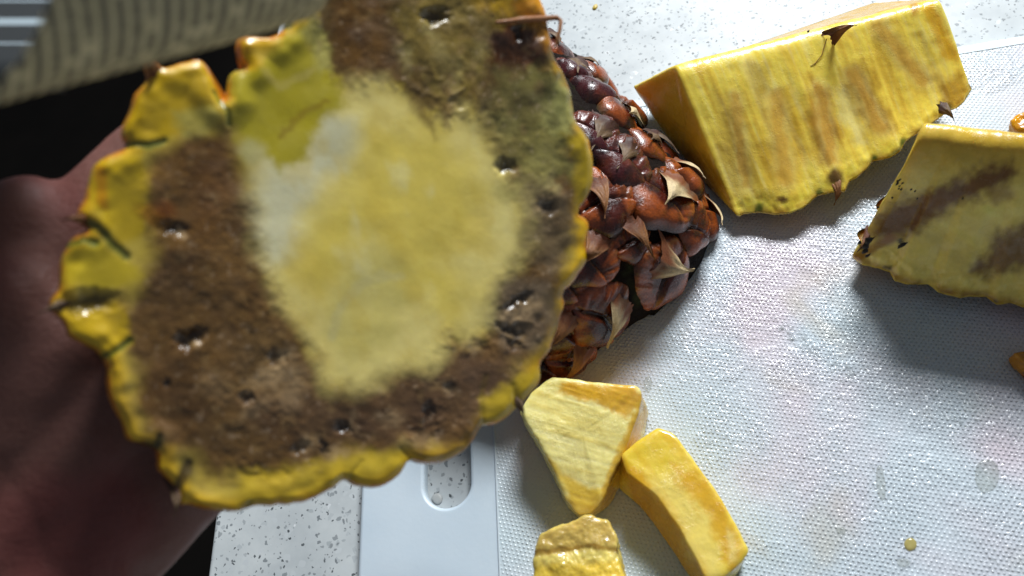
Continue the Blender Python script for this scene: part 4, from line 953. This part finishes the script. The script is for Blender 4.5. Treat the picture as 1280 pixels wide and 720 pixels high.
cap_(hpnt(-.06, -.026, HZ + .002), hpnt(.010, -.033, HZ + .001), .020, .014)     # heel of the hand
cap_(hpnt(-.065, .018, HZ + .0), hpnt(-.018, .024, HZ + .001), .023, .018); cap_(hpnt(-.12, .012, HZ - .006), hpnt(-.045, .026, HZ - .002), .026, .019)     # ball of the thumb
cap_(hpnt(-.018, .024, HZ + .001), hpnt(.022, .022, HZ - .001), .0145, .0115); cap_(hpnt(.022, .022, HZ - .001), hpnt(.046, .024, HZ + .001), .0112, .0095)
cap_(hpnt(-.075, .0, HZ - .008), hpnt(-.20, -.004, HZ - .012), .029, .034); cap_(hpnt(-.075, -.012, HZ - .008), hpnt(-.20, -.018, HZ - .012), .025, .030)
cap_(hpnt(-.045, .004, HZ - .002), hpnt(.02, .0, HZ - .002), .019, .015)
V = []; Fc = []
for p, q, r0, r1 in caps:
    ax_ = q - p; Ln = np.linalg.norm(ax_); ax_ /= Ln; a = np.cross(ax_, SN); a /= np.linalg.norm(a); b_ = np.cross(a, ax_); k0 = len(V); nr_, ng = 14, 20
    st = [(-r0 * math.cos(t), r0 * math.sin(t)) for t in np.linspace(.05, math.pi / 2, 5)] + [(Ln + r1 * math.cos(t), r1 * math.sin(t)) for t in np.linspace(math.pi / 2, .05, 5)]
    for s_, rr in st:
        for j in range(ng): V.append(p + ax_ * s_ + (a * math.cos(j * 2 * math.pi / ng) + b_ * math.sin(j * 2 * math.pi / ng)) * rr)
    Fc += gridfaces(len(st), ng, False, True, k0).tolist() + [list(range(k0, k0 + ng))[::-1], list(range(k0 + (len(st) - 1) * ng, k0 + len(st) * ng))]
tmp = mesh('tmp', V, Fc, M_skin)
rm = tmp.modifiers.new('r', 'REMESH'); rm.mode = 'VOXEL'; rm.voxel_size = .0014
sm = tmp.modifiers.new('s', 'SMOOTH'); sm.factor = .6; sm.iterations = 14
me = bpy.data.meshes.new_from_object(tmp.evaluated_get(bpy.context.evaluated_depsgraph_get())); bpy.data.objects.remove(tmp)
me.name = 'hand'; nv = len(me.vertices); hv = np.empty(nv * 3, np.float32); me.vertices.foreach_get('co', hv); hv = hv.reshape(-1, 3).astype(float)
hn = np.empty(nv * 3, np.float32); me.vertices.foreach_get('normal', hn); hn = hn.reshape(-1, 3)
# palm creases
def hl(pts): return [hpnt(a, c, 0) for a, c in pts]
q2 = np.column_stack([(hv - hpnt(0, 0, 0)) @ E1, (hv - hpnt(0, 0, 0)) @ E2])
cre = np.zeros(nv)
for pts in ([(.012, .045), (-.01, .022), (-.04, .010), (-.065, .012)], [(.010, .043), (.0, .01), (-.022, -.036)], [(.028, .020), (.022, -.005), (.012, -.040)]):
    pp = [((h_ - hpnt(0, 0, 0)) @ E1, (h_ - hpnt(0, 0, 0)) @ E2) for h_ in hl(pts)]
    cre = np.maximum(cre, np.exp(-(line_d(q2 + .002 * fbm(q2 * 120, 2, 3)[:, None], pp) / .0012) ** 2))
hv2 = hv - hn * (cre * .0003 + .0003 * fbm(hv * 180, 3, 5))[:, None]
me.vertices.foreach_set('co', hv2.astype(np.float32).ravel())
cs = np.tile(lin((116, 76, 66)), (nv, 1)); mm = sstep(fbm(hv * 38, 3, 6), -.1, .5)[:, None]; cs = cs * (1 - mm) + lin((124, 66, 60)) * mm
mm = (cre * .2)[:, None]; cs = cs * (1 - mm) + lin((90, 50, 42)) * mm
a = me.color_attributes.new('Col', 'FLOAT_COLOR', 'POINT'); a.data.foreach_set('color', np.column_stack([cs, np.ones(nv)]).astype(np.float32).ravel())
me.polygons.foreach_set('use_smooth', np.ones(len(me.polygons), bool)); me.materials.clear(); me.materials.append(M_skin)
hand = empty('person', tuple(hpnt(-.2, -.01, HZ - .012)))
tag(hand, 'bare open hand and wrist in shadow at left holding up the big slice', 'person')
link('hand', me, hand)
m, nt, b = nmat('nail'); b.inputs['Base Color'].default_value = (.62, .40, .34, 1); b.inputs['Roughness'].default_value = .3
for p3, r in nails:
    u_ = np.linspace(-1, 1, 9); V = []
    for i in range(9):
        for j in range(9):
            a_, c_ = u_[i], u_[j]; k = math.sqrt(max(0, 1 - .5 * a_ * a_ * c_ * c_))
            V.append(p3 + (E1 * .735 + E2 * .68) * (a_ * .0055 * k - .001) + (-E1 * .70 + E2 * .714) * c_ * r * .72 - SN * (r * 1.02 * math.sqrt(1 - .45 * c_ * c_) - .0004 * a_))
    mesh('fingernail', V, gridfaces(9, 9), m, hand)

# ---------------------------------------------------------------- curled newspaper at the upper left
def newsprint():
    m, nt, b = nmat('newsprint')
    uv = nt.nodes.new('ShaderNodeUVMap').outputs[0]; sep = nt.nodes.new('ShaderNodeSeparateXYZ'); L(nt, uv, sep.inputs[0])
    u, v_ = sep.outputs[0], sep.outputs[1]                      # metres along the sheet / round the curl
    lines = math_(nt, 'SINE', math_(nt, 'MULTIPLY', u, 2 * math.pi / .0020))
    row_ = math_(nt, 'FLOOR', math_(nt, 'ADD', math_(nt, 'DIVIDE', u, .0020), .25))
    cmb = nt.nodes.new('ShaderNodeCombineXYZ'); L(nt, math_(nt, 'MULTIPLY', row_, 7.31), cmb.inputs[0]); L(nt, math_(nt, 'MULTIPLY', v_, 330), cmb.inputs[1])
    words = noise(nt, 1.0, 1, .4, 0, cmb.outputs[0])
    cm2 = nt.nodes.new('ShaderNodeCombineXYZ'); L(nt, math_(nt, 'MULTIPLY', row_, 3.7), cm2.inputs[0]); L(nt, math_(nt, 'MULTIPLY', v_, 2600), cm2.inputs[1])
    glyph = noise(nt, 1.0, 2, .6, 0, cm2.outputs[0])
    ink = math_(nt, 'MULTIPLY', math_(nt, 'GREATER_THAN', lines, -.25), math_(nt, 'MULTIPLY', math_(nt, 'GREATER_THAN', words.outputs[0], .37), math_(nt, 'GREATER_THAN', glyph.outputs[0], .40)))
    paper = ramp(nt, noise(nt, 40, 3, .5).outputs[0], [(.3, (.60, .50, .27)), (.7, (.70, .59, .35))]).outputs[0]
    L(nt, mixc(nt, math_(nt, 'MULTIPLY', ink, .8), paper, (.025, .025, .025)), b.inputs['Base Color']); b.inputs['Roughness'].default_value = .8
    return m
def newspage():
    m, nt, b = nmat('newsprint_heading')
    uv = nt.nodes.new('ShaderNodeUVMap').outputs[0]; sep = nt.nodes.new('ShaderNodeSeparateXYZ'); L(nt, uv, sep.inputs[0])
    v_ = sep.outputs[1]
    def band(a, c): return math_(nt, 'MULTIPLY', math_(nt, 'GREATER_THAN', v_, a), math_(nt, 'LESS_THAN', v_, c))
    ink = band(.300, .345)
    for a, c in ((.405, .500), (.510, .600), (.640, .735), (.745, 1.1)): ink = math_(nt, 'ADD', ink, band(a, c))
    L(nt, mixc(nt, math_(nt, 'MULTIPLY', ink, .95), (.42, .50, .54), (.010, .010, .010)), b.inputs['Base Color']); b.inputs['Roughness'].default_value = .7
    return m
news = empty('newspaper', tuple(D(150, -60, .125)))
tag(news, 'curled printed newspaper hanging at the upper left above the hand', 'newspaper')
# axis of the curl runs right and slightly up; the sheet wraps over it and turns away from the camera below
a0, a1 = D(50, -76, .100), D(350, -132, .122)
axn = a1 - a0; Ltot = np.linalg.norm(axn); axn /= Ltot
tow = -FW - axn * (-FW @ axn); tow /= np.linalg.norm(tow); upn = np.cross(tow, axn); upn = upn if upn @ CM[:, 1] > 0 else -upn
def sheet(nu, nv_, r, ang0, ang1, tail, ust, skew, mat, name, th=.0):
    V = []; UV = []
    for i in range(nu):
        u = i / (nu - 1)
        for j in range(nv_):
            t = j / (nv_ - 1); a_ = math.radians(ang0 + (ang1 - ang0) * t)
            s_ = ust + (Ltot * .90 - ust) * u - skew * t ** 2 * (1 - u) + .006 * (1 - u)
            rr = r * (1 + .04 * math.sin(3 * u + 5 * t))
            V.append(a0 + axn * s_ + tow * math.cos(a_) * rr + upn * math.sin(a_) * rr); UV.append((s_, t * r * math.radians(abs(ang1 - ang0))))
    return mesh(name, V, gridfaces(nu, nv_), mat, news, uv=UV)
o = sheet(60, 60, .0170, 140, -120, 0, .004, .030, newsprint(), 'curled_page'); so = o.modifiers.new('s', 'SOLIDIFY'); so.thickness = .0004
# flat inner page seen past the curl's edge; rest added unseen to shade hand
c4 = [D(-320, -560, .185), D(105, -560, .185), D(-320, 116, .146), D(80, 116, .146)]; V = []; UV = []
for i in range(20):
    for j in range(20):
        a_, b_ = i / 19, j / 19; V.append((c4[0] * (1 - a_) + c4[1] * a_) * (1 - b_) + (c4[2] * (1 - a_) + c4[3] * a_) * b_ + FW * .003 * math.sin(b_ * 3)); UV.append((a_, (b_ * 700 - 500) / 200))
o = mesh('inner_page', V, gridfaces(20, 20), newspage(), news, uv=UV); so = o.modifiers.new('s', 'SOLIDIFY'); so.thickness = .0004
for o in list(bpy.data.objects):
    if 'wm' in o: del o['wm']
